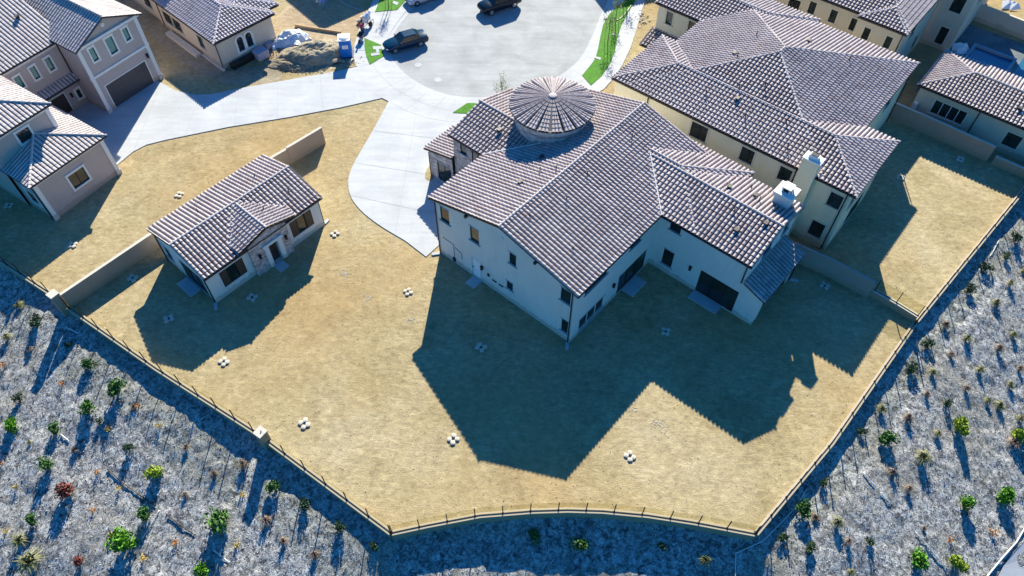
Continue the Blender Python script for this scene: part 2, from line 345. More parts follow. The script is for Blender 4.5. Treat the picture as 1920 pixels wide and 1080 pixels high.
# joints
def line_strip(mb, pts, w, z):
    P = [at(x, y, z) for x, y in pts]
    for a, b_ in zip(P, P[1:]):
        dv = (b_-a); dv.z = 0
        if dv.length < 1e-4: continue
        nn = Vector((-dv.y, dv.x, 0)).normalized()*w/2; mb.face([a+nn, b_+nn, b_-nn, a-nn])
mb = MB()
for k in range(1, len(outer)-1):
    a = Vector(pxs([outer[k]], .074)[0]); pin = min(c_in, key=lambda p: (p-a).length); dv = pin-a
    nn = Vector((-dv.y, dv.x)).normalized()*.012
    mb.face([(a.x+nn.x, a.y+nn.y, .0745), (pin.x+nn.x, pin.y+nn.y, .0745), (pin.x-nn.x, pin.y-nn.y, .0745), (a.x-nn.x, a.y-nn.y, .0745)])
mid = [p+(cen-p).normalized()*-1.75 for p in c_in]
for a, b_ in zip(mid[12:-8], mid[13:-7]):
    dv = b_-a; nn = Vector((-dv.y, dv.x)).normalized()*.015; mb.face([(a.x+nn.x, a.y+nn.y, .0748), (b_.x+nn.x, b_.y+nn.y, .0748), (b_.x-nn.x, b_.y-nn.y, .0748), (a.x-nn.x, a.y-nn.y, .0748)])
for a, b_ in (((375,178),(345,257)),((447,167),(440,236)),((520,154),(520,224)),((600,140),(606,208)),((300,160),(250,285)),((262,180),(205,240))): line_strip(mb, [a, b_], .022, .0705)
for a, b_ in (((700,245),(838,262)),((665,305),(820,330)),((653,365),(812,400)),((780,214),(735,470))): line_strip(mb, [a, b_], .022, .0705)
tag(mb.build('pavement_joints', M['joint']), 'thin dark joints cut in the concrete', kind='structure')
# lawns
def k2(L): return [(560+x/2.572, y/2.572) for x, y in L]
def kR(L): return [(1090+x/6.353, y/6.353) for x, y in L]
LZ = .11
sheet('lawn', pxs(kR([(10,895),(90,800),(165,700),(195,600),(225,440),(260,290),(330,170),(420,80),(520,0),(600,-140),(900,-140),(650,0),(560,140),(480,290),(430,450),(400,610),(350,740),(245,900),(115,1015)]), LZ), LZ, M['grass'], .08, label='long green verge lawn on the right of the cul-de-sac')
def kL(L): return [(620+x/9, y/9) for x, y in L]
sheet('lawn', pxs(kL([(575,640),(850,755),(890,900),(900,940),(660,1085),(600,940),(570,780)]), LZ), LZ, M['grass'], .08, label='triangular green lawn in front of the dark sedan')
sheet('lawn', pxs([(703,22),(745,18),(765,-5),(790,-60),(740,-60),(712,0)], LZ), LZ, M['grass'], .08, label='green lawn at the top beside the silver car')
sheet('lawn', pxs([(849,211),(876,193),(900,193),(925,200),(890,213)], LZ), LZ, M['grass'], .08, label='small green lawn in front of the turreted house')
mb = MB()
for P in (kL([(710,785),(855,778),(862,830),(720,835)]), kL([(675,905),(820,880),(832,925),(685,948)]), kL([(760,835),(815,830),(825,885),(770,890)]), kR([(155,690),(165,672),(235,690),(225,715)]), kR([(360,405),(370,395),(412,408),(400,425)]), kR([(270,205),(315,200),(310,225),(275,228)]), [(738,2),(748,5),(744,10),(736,6)]):
    mb.prism([tuple(at(x, y, LZ))[:2] for x, y in P][::-1], LZ-.02, LZ+.03)
tag(mb.build('utility_covers', M['pad']), 'pale concrete covers let into the lawns', kind='structure')
sheet('planting_bed', pxs(smooth([(806,308),(798,322),(796,334),(804,340),(814,336),(812,300),(806,308)],1)[:-1], .072), .072, M['dirt'], label='small dirt bed beside the stone garage wall')
# soil patches
def blobpatch(name, L, z, mt, label): return sheet(name, pxs(smooth(L+[L[0]], 2)[:-1], z), z, mt, label=label)
blobpatch('soil_patch', [(232,20),(330,110),(420,160),(470,160),(540,150),(510,120),(430,130),(400,110),(330,80),(300,30),(260,-20),(210,-20)], .006, M['soil'], 'darker trodden soil strip beside the peach house')
blobpatch('soil_patch', [(500,60),(540,0),(690,-10),(680,30),(662,60),(662,110),(640,128),(560,140),(510,120)], .009, mk_dirt('site_dirt', [(.30,.23,.15), (.38,.30,.20), (.42,.34,.24)]), 'pinkish building site dirt behind the soil heap')

# ------------------------------------------------------------------ building kit
class Frame:
    def __init__(s, org, deg): s.o = at(*org, 0); s.a = rad(deg); s.U = Vector((math.cos(s.a), math.sin(s.a), 0)); s.W = Vector((-math.sin(s.a), math.cos(s.a), 0))
    def w(s, u, w, z=0): return s.o + s.U*u + s.W*w + Vector((0, 0, z))
TW, TL = .345, .39
PROF = [(0, -.045), (.07, .04), (.27, .088), (.50, .088), (.70, .04), (.77, -.045)]
class Roof:
    def __init__(s, amp=1.0): s.v = []; s.f = []; s.uv = []; s.deck = MB(); s.caps = []; s.amp = amp
    def slope(s, poly, e0, e, d, ze, k, clip_eave=False):
        """poly: convex [(u,w)]; e0 point on the eave, e eave dir, d up-slope dir (2D unit)."""
        P = [Vector(p) for p in poly]; e0 = Vector(e0); e = Vector(e); d = Vector(d)
        S = [(p-e0).dot(e) for p in P]; T = [(p-e0).dot(d) for p in P]
        zf = lambda x, y: ze + k*((Vector((x, y))-e0).dot(d))
        area = sum(P[i].x*P[(i+1) % len(P)].y-P[(i+1) % len(P)].x*P[i].y for i in range(len(P)))
        Pc = P if area > 0 else P[::-1]
        s.deck.prism([tuple(p) for p in Pc], lambda x, y: zf(x, y)-.17, lambda x, y: zf(x, y)-.035)
        i0, i1 = math.floor(min(S)/TW), math.ceil(max(S)/TW); j0, j1 = max(0, math.floor(min(T)/TL)), math.ceil(max(T)/TL)
        bm = bmesh.new(); uvl = bm.loops.layers.uv.new('uv')
        off = random.randint(0, 500)
        def inside(a, b):
            p = e0+e*a+d*b
            for q in range(len(Pc)):
                A = Pc[q]; B = Pc[(q+1) % len(Pc)]
                if (B.x-A.x)*(p.y-A.y)-(B.y-A.y)*(p.x-A.x) < -.55*(B-A).length: return False
            return True
        for i in range(i0, i1+1):
            for j in range(j0, j1+1):
                if not inside((i+.5)*TW, (j+.5)*TL): continue
                dz = random.uniform(-.006, .006); uvv = (i+.5+off, j+.5); lift = .075
                rows = []
                for tt, up in ((j*TL, lift), ((j+1)*TL+.01, 0.)):
                    row = []
                    for fx, hh in PROF:
                        p = e0 + e*((i+fx)*TW) + d*tt
                        row.append(bm.verts.new((p.x, p.y, ze+k*tt+hh*s.amp+up*s.amp+dz)))
                    rows.append(row)
                for a in range(len(PROF)-1):
                    for quad in ((rows[0][a], rows[0][a+1], rows[1][a+1], rows[1][a]),):
                        f = bm.faces.new(quad)
                        for l in f.loops: l[uvl].uv = uvv
        for q in range(len(Pc)):
            A = Pc[q]; B = Pc[(q+1) % len(Pc)]; n2 = Vector((B.y-A.y, -(B.x-A.x)))
            if n2.length < 1e-5: continue
            n2.normalize()
            if abs(n2.dot(d)+1) < 1e-3: continue
            g = bm.verts[:]+bm.edges[:]+bm.faces[:]
            bmesh.ops.bisect_plane(bm, geom=g, plane_co=(A.x, A.y, 0), plane_no=(n2.x, n2.y, 0), clear_outer=True)
        n0 = len(s.v); bm.verts.index_update()
        s.v += [tuple(v.co) for v in bm.verts]
        for f in bm.faces:
            s.f.append(tuple(n0+l.vert.index for l in f.loops)); s.uv += [tuple(l[uvl].uv) for l in f.loops]
        bm.free()
    def cap(s, p0, p1, r=.095, seg=.38, lift=.05):
        a = Vector(p0); b_ = Vector(p1); L = (b_-a).length; n = max(1, round(L/seg)); t = (b_-a)/L
        x = t.cross(Vector((0,0,1))).normalized(); y = x.cross(t)
        cm = MB(); s.caps.append(cm)
        for i in range(n):
            q0 = a+t*(L*i/n-.03); q1 = a+t*(L*(i+1)/n); n0 = len(cm.v)
            for q, rr, up in ((q0, r, .025), (q1, r*.88, 0)):
                for k in range(6):
                    an = math.pi*k/5; cm.v.append(tuple(q+x*math.cos(an)*rr*1.1+y*(math.sin(an)*rr+lift+up-.03)))
            for k in range(5): cm.f.append((n0+k, n0+k+1, n0+7+k, n0+6+k))
            cm.f.append(tuple(n0+k for k in range(6)))
    def block(s, u0, u1, w0, w1, ze, k, hips='', axis=None, skip='', caps=True):
        """gable/hip roof on a rectangle. hips/skip subsets of 'LRBT' = u0,u1,w0,w1 ends."""
        du, dw = u1-u0, w1-w0
        if axis is None: axis = 'u' if du >= dw else 'w'
        if axis == 'u':
            h = dw/2; wc = (w0+w1)/2; a = u0+(h if 'L' in hips else 0); b = u1-(h if 'R' in hips else 0); zr = ze+k*h
            if 'B' not in skip: s.slope([(u0, w0), (u1, w0), (b, wc), (a, wc)], (u0, w0), (1, 0), (0, 1), ze, k)
            if 'T' not in skip: s.slope([(u1, w1), (u0, w1), (a, wc), (b, wc)], (u1, w1), (-1, 0), (0, -1), ze, k)
            if 'L' in hips: s.slope([(u0, w1), (u0, w0), (a, wc)], (u0, w1), (0, -1), (1, 0), ze, k)
            if 'R' in hips: s.slope([(u1, w0), (u1, w1), (b, wc)], (u1, w0), (0, 1), (-1, 0), ze, k)
            R0, R1 = (a, wc, zr), (b, wc, zr)
            hl = [((u0, w0, ze), R0), ((u0, w1, ze), R0)] if 'L' in hips else []
            hl += [((u1, w0, ze), R1), ((u1, w1, ze), R1)] if 'R' in hips else []
        else:
            h = du/2; uc = (u0+u1)/2; a = w0+(h if 'B' in hips else 0); b = w1-(h if 'T' in hips else 0); zr = ze+k*h
            if 'L' not in skip: s.slope([(u0, w1), (u0, w0), (uc, a), (uc, b)], (u0, w0), (0, 1), (1, 0), ze, k)
            if 'R' not in skip: s.slope([(u1, w0), (u1, w1), (uc, b), (uc, a)], (u1, w0), (0, 1), (-1, 0), ze, k)
            if 'B' in hips: s.slope([(u0, w0), (u1, w0), (uc, a)], (u0, w0), (1, 0), (0, 1), ze, k)
            if 'T' in hips: s.slope([(u1, w1), (u0, w1), (uc, b)], (u1, w1), (-1, 0), (0, -1), ze, k)
            R0, R1 = (uc, a, zr), (uc, b, zr)
            hl = [((u0, w0, ze), R0), ((u1, w0, ze), R0)] if 'B' in hips else []
            hl += [((u0, w1, ze), R1), ((u1, w1, ze), R1)] if 'T' in hips else []
        if caps:
            if (Vector(R0)-Vector(R1)).length > .2: s.cap(R0, R1, lift=.09)
            for p, q in hl: s.cap(p, q)
    def shed(s, poly, e0, e, d, ze, k): s.slope(poly, e0, e, d, ze, k)
    def build(s, parent, mt, off=(0, 0)):
        me = bpy.data.meshes.new('roof'); me.from_pydata([(x-off[0], y-off[1], z) for x, y, z in s.v], [], s.f)
        uvl = me.uv_layers.new(name='uv'); uvl.data.foreach_set('uv', np.array(s.uv, dtype=np.float32).ravel()); me.materials.append(mt); me.polygons.foreach_set('use_smooth', [True]*len(me.polygons))
        o = bpy.data.objects.new('roof', me); COL.objects.link(o); o.parent = parent
        for mbx, nm, mm in [(s.deck, 'eave_board', M['fascia'])]+[(c_, 'ridge_cap', mt) for c_ in s.caps]:
            if mbx.v:
                mbx.v = [(x-off[0], y-off[1], z) for x, y, z in mbx.v]; mbx.build(nm, mm, o, recalc=(nm != 'ridge_cap'))
        return o

class House:
    def __init__(s, fr, name, base, wallmat, label, cat='house', group=None):
        s.fr = fr; s.off = base; s.root = empty(name, fr.w(base[0], base[1], 0), fr.a, label=label, cat=cat, group=group); s.mb = MB(); s.wm = wallmat; s.gut = MB()
    def L(s, u, w, z): return (u-s.off[0], w-s.off[1], z)
    def wall(s, P0, P1, z0, z1, wins=(), mb=None, depth=.10, top=None):
        """wall from P0 to P1 (outside on the right). wins: (a0,a1,z0,z1,style) ; a measured from P0. top: gable apex (a,z)"""
        mb = mb or s.mb; A = Vector(P0); B = Vector(P1); Lg = (B-A).length; t = (B-A)/Lg; n = Vector((t.y, -t.x))
        T = lambda a, z, q=0: s.L(*(A+t*a+n*q), z)
        holes = [w[:4] for w in wins]
        xs = sorted({0, Lg} | {h[i] for h in holes for i in (0, 1)}); zs = sorted({z0, z1} | {h[i] for h in holes for i in (2, 3)})
        for x0, x1 in zip(xs, xs[1:]):
            for y0, y1 in zip(zs, zs[1:]):
                cx, cz = (x0+x1)/2, (y0+y1)/2
                if any(h[0] < cx < h[1] and h[2] < cz < h[3] for h in holes): continue
                mb.face([T(x0, y0), T(x1, y0), T(x1, y1), T(x0, y1)])
        if top: mb.face([T(0, z1), T(Lg, z1), T(*top)])
        for w in wins:
            a0, a1, b0, b1 = w[:4]; st = w[4] if len(w) > 4 else 'dark'
            for q in ((T(a0, b0), T(a0, b1), T(a0, b1, -depth), T(a0, b0, -depth)), (T(a1, b0), T(a1, b1), T(a1, b1, -depth), T(a1, b0, -depth)),
                      (T(a0, b0), T(a1, b0), T(a1, b0, -depth), T(a0, b0, -depth)), (T(a0, b1), T(a1, b1), T(a1, b1, -depth), T(a0, b1, -depth))): mb.face(q)
            s.window(T, a0, a1, b0, b1, st, depth)
        return T
    def bx(s, mb, T, a0, a1, z0, z1, q0, q1):
        P = [T(a, z, q) for z in (z0, z1) for q in (q0, q1) for a in (a0, a1)]; n = len(mb.v); mb.v += P
        for q in ((0,2,3,1),(4,5,7,6),(0,1,5,4),(2,6,7,3),(0,4,6,2),(1,3,7,5)): mb.f.append(tuple(n+i for i in q))
    def window(s, T, a0, a1, b0, b1, st, dp):
        w = a1-a0; fm = .06; fr = MB(); pn = MB(); q0, q1 = -dp, -dp+.05
        door = st in ('door', 'entry', 'garage')
        if door:
            nm = 'garage_door' if st == 'garage' else 'door'
            g = MB(); s.bx(g, T, a0, a1, b0, b1, -dp, -dp+.03)
            if st == 'garage':
                for i in range(4):
                    zz = b0+(b1-b0)*(i+.06)/4; hh = (b1-b0)*.2
                    for k in range(8): x = a0+w*(k+.1)/8; s.bx(g, T, x, x+w*.8/8, zz, zz+hh, -dp+.03, -dp+.045)
            else:
                for zz, hh in ((b0+.2, .8), (b0+1.15, .85)): s.bx(g, T, a0+.14, a1-.14, zz, zz+hh, -dp+.03, -dp+.045)
            o = g.build(nm, {'door': M['door_white'], 'entry': M['dark_door'], 'garage': M['garage_door']}[st], s.root)
            c = MB(); s.bx(c, T, a0-.1, a0, b0, b1+.1, -.02, .04); s.bx(c, T, a1, a1+.1, b0, b1+.1, -.02, .04); s.bx(c, T, a0, a1, b1, b1+.1, -.02, .04); c.build('door_frame', M['trim'], o)
            if st != 'garage': h = MB(); s.bx(h, T, a0+.07, a0+.11, b0+1., b0+1.14, -dp+.03, -dp+.1); h.build('handle', M['dark_metal'], o)
            return
        s.bx(fr, T, a0, a1, b0, b0+fm, q0, q1); s.bx(fr, T, a0, a1, b1-fm, b1, q0, q1); s.bx(fr, T, a0, a0+fm, b0+fm, b1-fm, q0, q1); s.bx(fr, T, a1-fm, a1, b0+fm, b1-fm, q0, q1)
        mull = {'slider': 3, 'white2': 2, 'quad': 4, 'triple': 3, 'shut': 3}.get(st, 2 if w > 1.15 else 1)
        for i in range(1, mull): x = a0+w*i/mull; s.bx(fr, T, x-.035, x+.035, b0+fm, b1-fm, q0, q1+.003)
        white = st in ('white', 'white2', 'triple', 'quad', 'teal')
        o = fr.build('window', M['dark_metal'] if st not in ('triple', 'quad') else M['trim'], s.root)
        s.bx(pn, T, a0+.01, a1-.01, b0+.01, b1-.01, q0-.01, q0+.02); pn.build('pane', M['teal_glass'] if st == 'teal' else M['glass'], o)
        if st == 'shut':
            sh = MB()
            for x0, x1 in ((a0+.02, a0+w*.30), (a1-w*.30, a1-.02)): s.bx(sh, T, x0, x1, b0+.03, b1-.03, q1+.004, q1+.05)
            sh.build('shutter', M['brown_shutter'], o)
        if st in ('white', 'white2', 'teal'):
            c = MB(); e = .17; s.bx(c, T, a0-e, a0, b0, b1, -.02, .05); s.bx(c, T, a1, a1+e, b0, b1, -.02, .05); s.bx(c, T, a0-e, a1+e, b1, b1+e, -.02, .05); s.bx(c, T, a0-e-.05, a1+e+.05, b1+e, b1+e+.08, -.02, .10)
            c.build('casing', M['trim'], o); si = MB(); s.bx(si, T, a0-e, a1+e, b0-e, b0, -.02, .07); si.build('sill', M['trim'], o)
        elif st in ('beige', 'quad'):
            c = MB(); e = .14; s.bx(c, T, a0-e, a0, b0, b1, -.02, .035); s.bx(c, T, a1, a1+e, b0, b1, -.02, .035); s.bx(c, T, a0-e, a1+e, b1, b1+e, -.02, .035)
            c.build('casing', M['beige_trim'], o); si = MB(); s.bx(si, T, a0-e-.04, a1+e+.04, b0-.11, b0, -.02, .09); si.build('sill', M['beige_trim'], o)
        elif st in ('dark', 'triple'):
            si = MB(); s.bx(si, T, a0-.14, a1+.14, b0-.09, b0, -.02, .09); si.build('sill', M['pad'], o)
            hd = MB(); s.bx(hd, T, a0-.10, a1+.04, b1, b1+.05, -.02, .05); hd.build('lintel', M['pad'], o)
    def pipe(s, u, w, z1, z0=0., foot=None):
        g = MB(); g.tube([s.L(u, w, z1), s.L(u, w, z0+.1)], .05, 6); g.build('downpipe', M['dark_metal'], s.root)
        if foot:
            P0 = Vector(s.L(u, w, 0)); d_ = Vector((foot[0], foot[1], 0)); n_ = Vector((-d_.y, d_.x, 0)).normalized()*.13; g = MB()
            g.prism([(v.x, v.y) for v in (P0-n_, P0+d_*1.1-n_, P0+d_*1.1+n_, P0+n_)], .01, .1); g.build('splash_block', M['pad'], s.root)
    def lamp(s, T, a, z):
        g = MB(); s.bx(g, T, a-.06, a+.06, z-.1, z+.15, 0, .05); s.bx(g, T, a-.09, a+.09, z-.2, z+.15, .05, .2); s.bx(g, T, a-.12, a+.12, z+.15, z+.19, .03, .23); s.bx(g, T, a-.04, a+.04, z+.19, z+.28, .08, .18)
        g.build('wall_lamp', M['dark_metal'], s.root)
    def done(s, mt, roof, nm='wall'):
        s.mb.build(nm, s.wm, s.root, recalc=False)
        if s.gut.v: s.gut.build('downpipe', M['dark_metal'], s.root)
        return roof.build(s.root, mt, s.off)
def vents(house, roof, spots, k=.27):
    for u, w, z in spots:
        g = MB(); x, y, zz = house.L(u, w, z)
        g.box(x-.14, x+.14, y-.12, y+.12, zz, zz+.22); g.box(x-.2, x+.2, y-.16, y+.16, zz+.22, zz+.27)
        g.build('vent', M['fascia'], roof)
def stacks(house, roof, spots):
    for u, w, z in spots:
        g = MB(); x, y, zz = house.L(u, w, z); g.tube([(x, y, zz-.1), (x, y, zz+.45)], .045, 7); g.build('vent_pipe', M['dark_metal'], roof)

def pad(house_fr, u0, u1, w0, w1, label):
    mb = MB(); c = house_fr.w((u0+u1)/2, (w0+w1)/2); a = (u1-u0)/2; b_ = (w1-w0)/2
    mb.box(-a, a, -b_, b_, 0, .09); o = mb.build('door_step', M['pad']); o.location = c; o.rotation_euler.z = house_fr.a
    bv = o.modifiers.new('bev', 'BEVEL'); bv.width = .015
    tag(o, label, 'step', 'concrete landings laid outside the doors')

# ================================================================== main turreted house
FM = Frame((1067.5, 642.5), 49.3); K = .27
H = House(FM, 'turreted_house', (0, 0), M['white_stucco'], 'large white stucco house with clay tile roofs and a round conical turret')
ZW = 6.12
# gable end wall u=0 (outside -u): from w=13.7 to w=0
T = H.wall((0, 13.7), (0, 0), 0, ZW, [(13.7-13.15, 13.7-12.2, 4.45, 6.05, 'dark'), (13.7-10.0, 13.7-9.1, 4.45, 6.05, 'dark'), (13.7-6.05, 13.7-5.4, 4.8, 6.08, 'dark'), (13.7-6.33, 13.7-5.7, 1.55, 2.5, 'dark'), (13.7-1.2, 13.7-.3, 4.55, 6.05, 'dark'), (13.7-.9, 13.7-.28, .93, 2.48, 'dark'), (13.7-10.0, 13.7-9.1, .1, 2.36, 'door')], top=(6.75, 8.02))
H.lamp(T, 13.7-8.84, 1.96)
for pts in (((.55, 2.35), (1.75, 2.35), (1.75, .7)), ((1.9, 2.1), (2.55, 1.9), (2.6, 1.2))): g = MB(); g.tube([T(a, z, .03) for a, z in pts], .02, 5); g.build('conduit', M['dark_metal'], H.root)
for nm_, bb in (('meter_box', (1.6, 1.85, .3, .7, .0, .12)), ('meter_box', (5.4, 5.6, 1.4, 1.7, 0, .08)), ('hose_bracket', (5.9, 6.35, 1.3, 1.34, 0, .1)), ('hose_bracket', (6.6, 7.05, 1.3, 1.34, 0, .1))): g = MB(); H.bx(g, T, *bb); g.build(nm_, M['dark_metal'], H.root)
g = MB(); H.bx(g, T, 6.9, 7.1, 5.6+1.2, 7.15, 0, .05); g.build('gable_vent', M['trim'], H.root)
# rear wall w=0 (outside -w)
T = H.wall((0, 0), (10.5, 0), 0, ZW, [(1.05, 4.2, .35, 1.9, 'triple'), (6.0, 9.8, .05, 2.35, 'slider'), (1.3, 4.0, 4.7, 5.9, 'dark'), (6.9, 8.3, 4.7, 5.9, 'dark')])
H.lamp(T, 5.2, 2.1)
# wing wall u=10.5 (outside -u): w from 0 to -7.9
T = H.wall((10.5, 0), (10.5, -7.9), 0, ZW, [(1.1, 2.05, .92, 2.7, 'dark'), (1.1, 2.05, 4.95, 5.98, 'dark'), (4.5, 7.9-.0001, .1, 2.66, 'slider')][:2] + [(4.5, 7.86, .1, 2.66, 'slider')])
H.lamp(T, 3.65, 2.25)
H.mb.face([H.L(10.5, -7.9, 0), H.L(10.5, -9.6, 0), H.L(10.5, -9.6, 3.2), H.L(10.5, -7.9, 3.85)])
H.wall((10.5, -9.6), (11.4, -9.6), 0, 3.2); H.wall((15.6, -9.6), (16.4, -9.6), 0, 3.2); H.wall((11.4, -9.6), (15.6, -9.6), 2.5, 3.2)
H.wall((16.4, -9.6), (16.4, -7.9), 0, 3.2); H.wall((11.4, -9.6), (11.4, -7.9), 0, 3.2); H.wall((11.4, -7.9), (15.6, -7.9), 0, 3.2, [(.6, 3.6, .05, 2.3, 'slider')])
H.wall((10.5, -7.9), (17.7, -7.9), 3.1, ZW, [(2.2, 3.6, 4.6, 5.8, 'dark'), (5.2, 6.2, 4.8, 5.8, 'dark')], top=(3.6, 7.1))
H.wall((17.7, -7.9), (17.7, -3.0), 0, ZW, [(1.5, 2.6, 4.5, 5.8, 'beige')]); H.wall((18.35, -3.0), (18.35, 1), 0, ZW); H.wall((17.7, -3.0), (18.35, -3.0), 0, ZW); H.wall((17.9, 0), (17.9, 13.7), 0, ZW, top=(6.75, 8.02))
# front
H.wall((6.4, 13.7), (0, 13.7), 0, ZW, [(2.2, 3.6, 4.5, 5.8, 'dark')]); H.wall((17.9, 13.7), (13.8, 13.7), 0, ZW)
sm = MB()
H.wall((6.4, 17.85), (6.4, 13.7), 0, ZW, [(.8, 1.5, 4.7, 5.9, 'dark'), (2.1, 3.4, 4.2, 5.8, 'dark')], mb=sm); H.wall((13.8, 17.85), (6.4, 17.85), 0, ZW, [(2.5, 4.9, 4.2, 5.8, 'dark')], mb=sm, top=(3.7, 7.1)); H.wall((13.8, 13.7), (13.8, 17.85), 0, ZW, mb=sm)
H.wall((6.1, 20.7), (6.1, 17.85), 0, 2.95, [(.9, 2.6, .15, 2.3, 'dark')], mb=sm); H.wall((9.6, 20.7), (6.1, 20.7), 0, 2.85, [(.9, 2.5, .9, 2.3, 'dark')], mb=sm); H.wall((9.6, 17.85), (9.6, 20.7), 0, 2.95, mb=sm)
sm.face([H.L(6.1, 20.7, 2.95), H.L(6.1, 17.85, 2.95), H.L(6.1, 17.85, 3.72), H.L(6.1, 20.7, 3.02)]); sm.build('stone_wall', M['stone'], H.root, recalc=False)
R = Roof()
R.block(-.12, 18.0, -.4, 14.3, 6.2, K)
R.block(10.1, 18.1, -8.15, 3.4, 6.2, K, axis='w'); R.block(10.1, 18.75, -3.35, 5.0, 6.212, K, 'B', axis='w', caps=False)
R.cap((18.75, -3.35, 6.21), (14.43, .97, 7.38)); R.cap((14.43, .97, 7.38), (14.43, 3.9, 7.38), lift=.09)
R.block(6.1, 14.1, 10.3, 18.2, 6.2, K, axis='w')
R.slope([(6.0, 21.3), (6.0, 17.87), (9.9, 17.87), (9.9, 21.3)], (9.9, 21.3), (-1, 0), (0, -1), 2.95, .24)
R.slope([(10.35, -9.95), (16.6, -9.95), (16.6, -7.95), (10.35, -7.95)], (10.35, -9.95), (1, 0), (0, 1), 3.3, .40)
H.pipe(-.09, .12, 6.1, 0, (-.5, -.35)); H.pipe(-.08, 13.6, 6.1, 0, (-.5, .4)); H.pipe(10.42, -7.75, 6.1, 3.7); H.pipe(5.95, 20.6, 2.9); H.pipe(16.5, -9.7, 3.2, 0, (.3, -.6)); H.pipe(17.75, -7.8, 6.1)
rf = H.done(M['tile'], R)
stacks(H, rf, [(2.5, 2.2, 6.95), (5.5, 5.2, 7.75), (2.2, 6.0, 7.95), (8.5, 5.6, 7.85), (6.5, 8.6, 7.8), (14.2, 5.5, 7.85), (7.2, 7.6, 8.1), (13.2, -4.6, 7.1), (15.6, -5.4, 6.95), (16.6, -4.2, 6.7)])
vents(H, rf, [(4.6, 9.0, 7.65), (7.9, 9.6, 7.5), (8.6, 14.6, 6.95), (15.9, -4.9, 6.85), (12.0, -5.6, 6.7), (13.6, -7.0, 7.1), (15.2, -3.0, 7.05)])
for pa, pb in (((10.1, -.4, 6.33), (14.1, 3.6, 7.42)), ((6.1, 14.3, 6.33), (10.1, 10.3, 7.42))):
    g = MB(); g.tube([pa, pb], .045, 6); g.build('valley_flashing', M['trim'], rf)
# exposed beam tails under the rakes
g = MB()
for w in (3.5, 10.2): g.box(-.28, .05, w-.09, w+.09, 6.2+K*(min(w, 13.9-w)+.4)-.42, 6.2+K*(min(w, 13.9-w)+.4)-.2)
g.build('beam_end', M['fascia'], H.root)
# turret
tc = (12.25, 12.1); g = MB(); g.cyl((tc[0], tc[1], 6.2), (tc[0], tc[1], 8.75), 3.05, 48); tw = g.build('turret', M['stone'], H.root)
g = MB(); g.cyl((tc[0], tc[1], 8.62), (tc[0], tc[1], 8.80), 3.32, 48); g.build('eave_board', M['trim'], tw)
def cone_roof(c, r, zr, za, nseg=20):
    tv, tf, tuv = [], [], []; rows = 9; hipmb = MB()
    for sgi in range(nseg):
        a0 = 2*math.pi*sgi/nseg; a1 = 2*math.pi*(sgi+1)/nseg; chord = 2*r*math.sin((a1-a0)/2)
        cols = 3
        for j in range(rows):
            f0, f1 = j/rows, (j+1)/rows+.01
            for i in range(cols):
                n0 = len(tv)
                for ff, up in ((f0, .045), (f1, 0.)):
                    for fx, hh in PROF:
                        s_ = .10+.80*(i+fx*1.27)/cols; rr = r*(1-ff); p0 = (c[0]+rr*math.cos(a0), c[1]+rr*math.sin(a0)); p1 = (c[0]+rr*math.cos(a1), c[1]+rr*math.sin(a1))
                        sc = max(.15, 1-ff)
                        tv.append((p0[0]+(p1[0]-p0[0])*s_, p0[1]+(p1[1]-p0[1])*s_, zr+(za-zr)*ff+(hh*min(1, sc*1.4)+up)))
                for a in range(5):
                    tf.append((n0+a, n0+a+1, n0+7+a, n0+6+a)); tuv += [(sgi*3+i+.5+900, j+.5)]*4
                n1 = len(tv)
                pass
    me = bpy.data.meshes.new('turret_roof'); me.from_pydata(tv, [], tf); u = me.uv_layers.new(name='uv'); u.data.foreach_set('uv', np.array(tuv, dtype=np.float32).ravel()); me.materials.append(M['tile'])
    o = bpy.data.objects.new('turret_roof', me); COL.objects.link(o); o.parent = tw
    hipmb.blob((c[0], c[1], za-.03), .34, .34, .09, 0, 14, 6)
    hipmb.build('ridge_cap', M['tile'], tw, recalc=False)
    d = MB(); d.cyl((c[0], c[1], zr-.05), (c[0], c[1], za-.06), r-.02, 40, .02); d.build('turret_deck', M['fascia'], tw)
cone_roof(tc, 3.5, 8.8, 9.72)
# chimney on the wing
g = MB(); g.box(16.35, 17.55, -7.35, -6.1, 5.8, 7.75); ch = g.build('chimney', M['white_stucco'], H.root)
g = MB(); g.box(16.2, 17.7, -7.5, -5.95, 7.75, 7.9); g.box(16.55, 17.35, -7.1, -6.35, 8.28, 8.36)
for x in (16.6, 17.22):
    for y in (-7.05, -6.5): g.box(x, x+.1, y, y+.1, 7.9, 8.28)
g.build('chimney_cap', M['trim'], ch)
g = MB(); g.box(16.7, 17.2, -6.95, -6.5, 7.9, 8.27); g.build('flue', M['dark_metal'], ch)
pad(FM, -1.02, -.02, 8.95, 9.9, 'small concrete landing outside the white side door of the turreted house')
pad(FM, 6.7, 8.65, -1.15, -.02, 'concrete landing outside the rear slider of the turreted house, left of the inner corner')
pad(FM, 9.55, 10.48, -7.0, -4.45, 'long concrete landing below the black sliding doors of the rear wing')

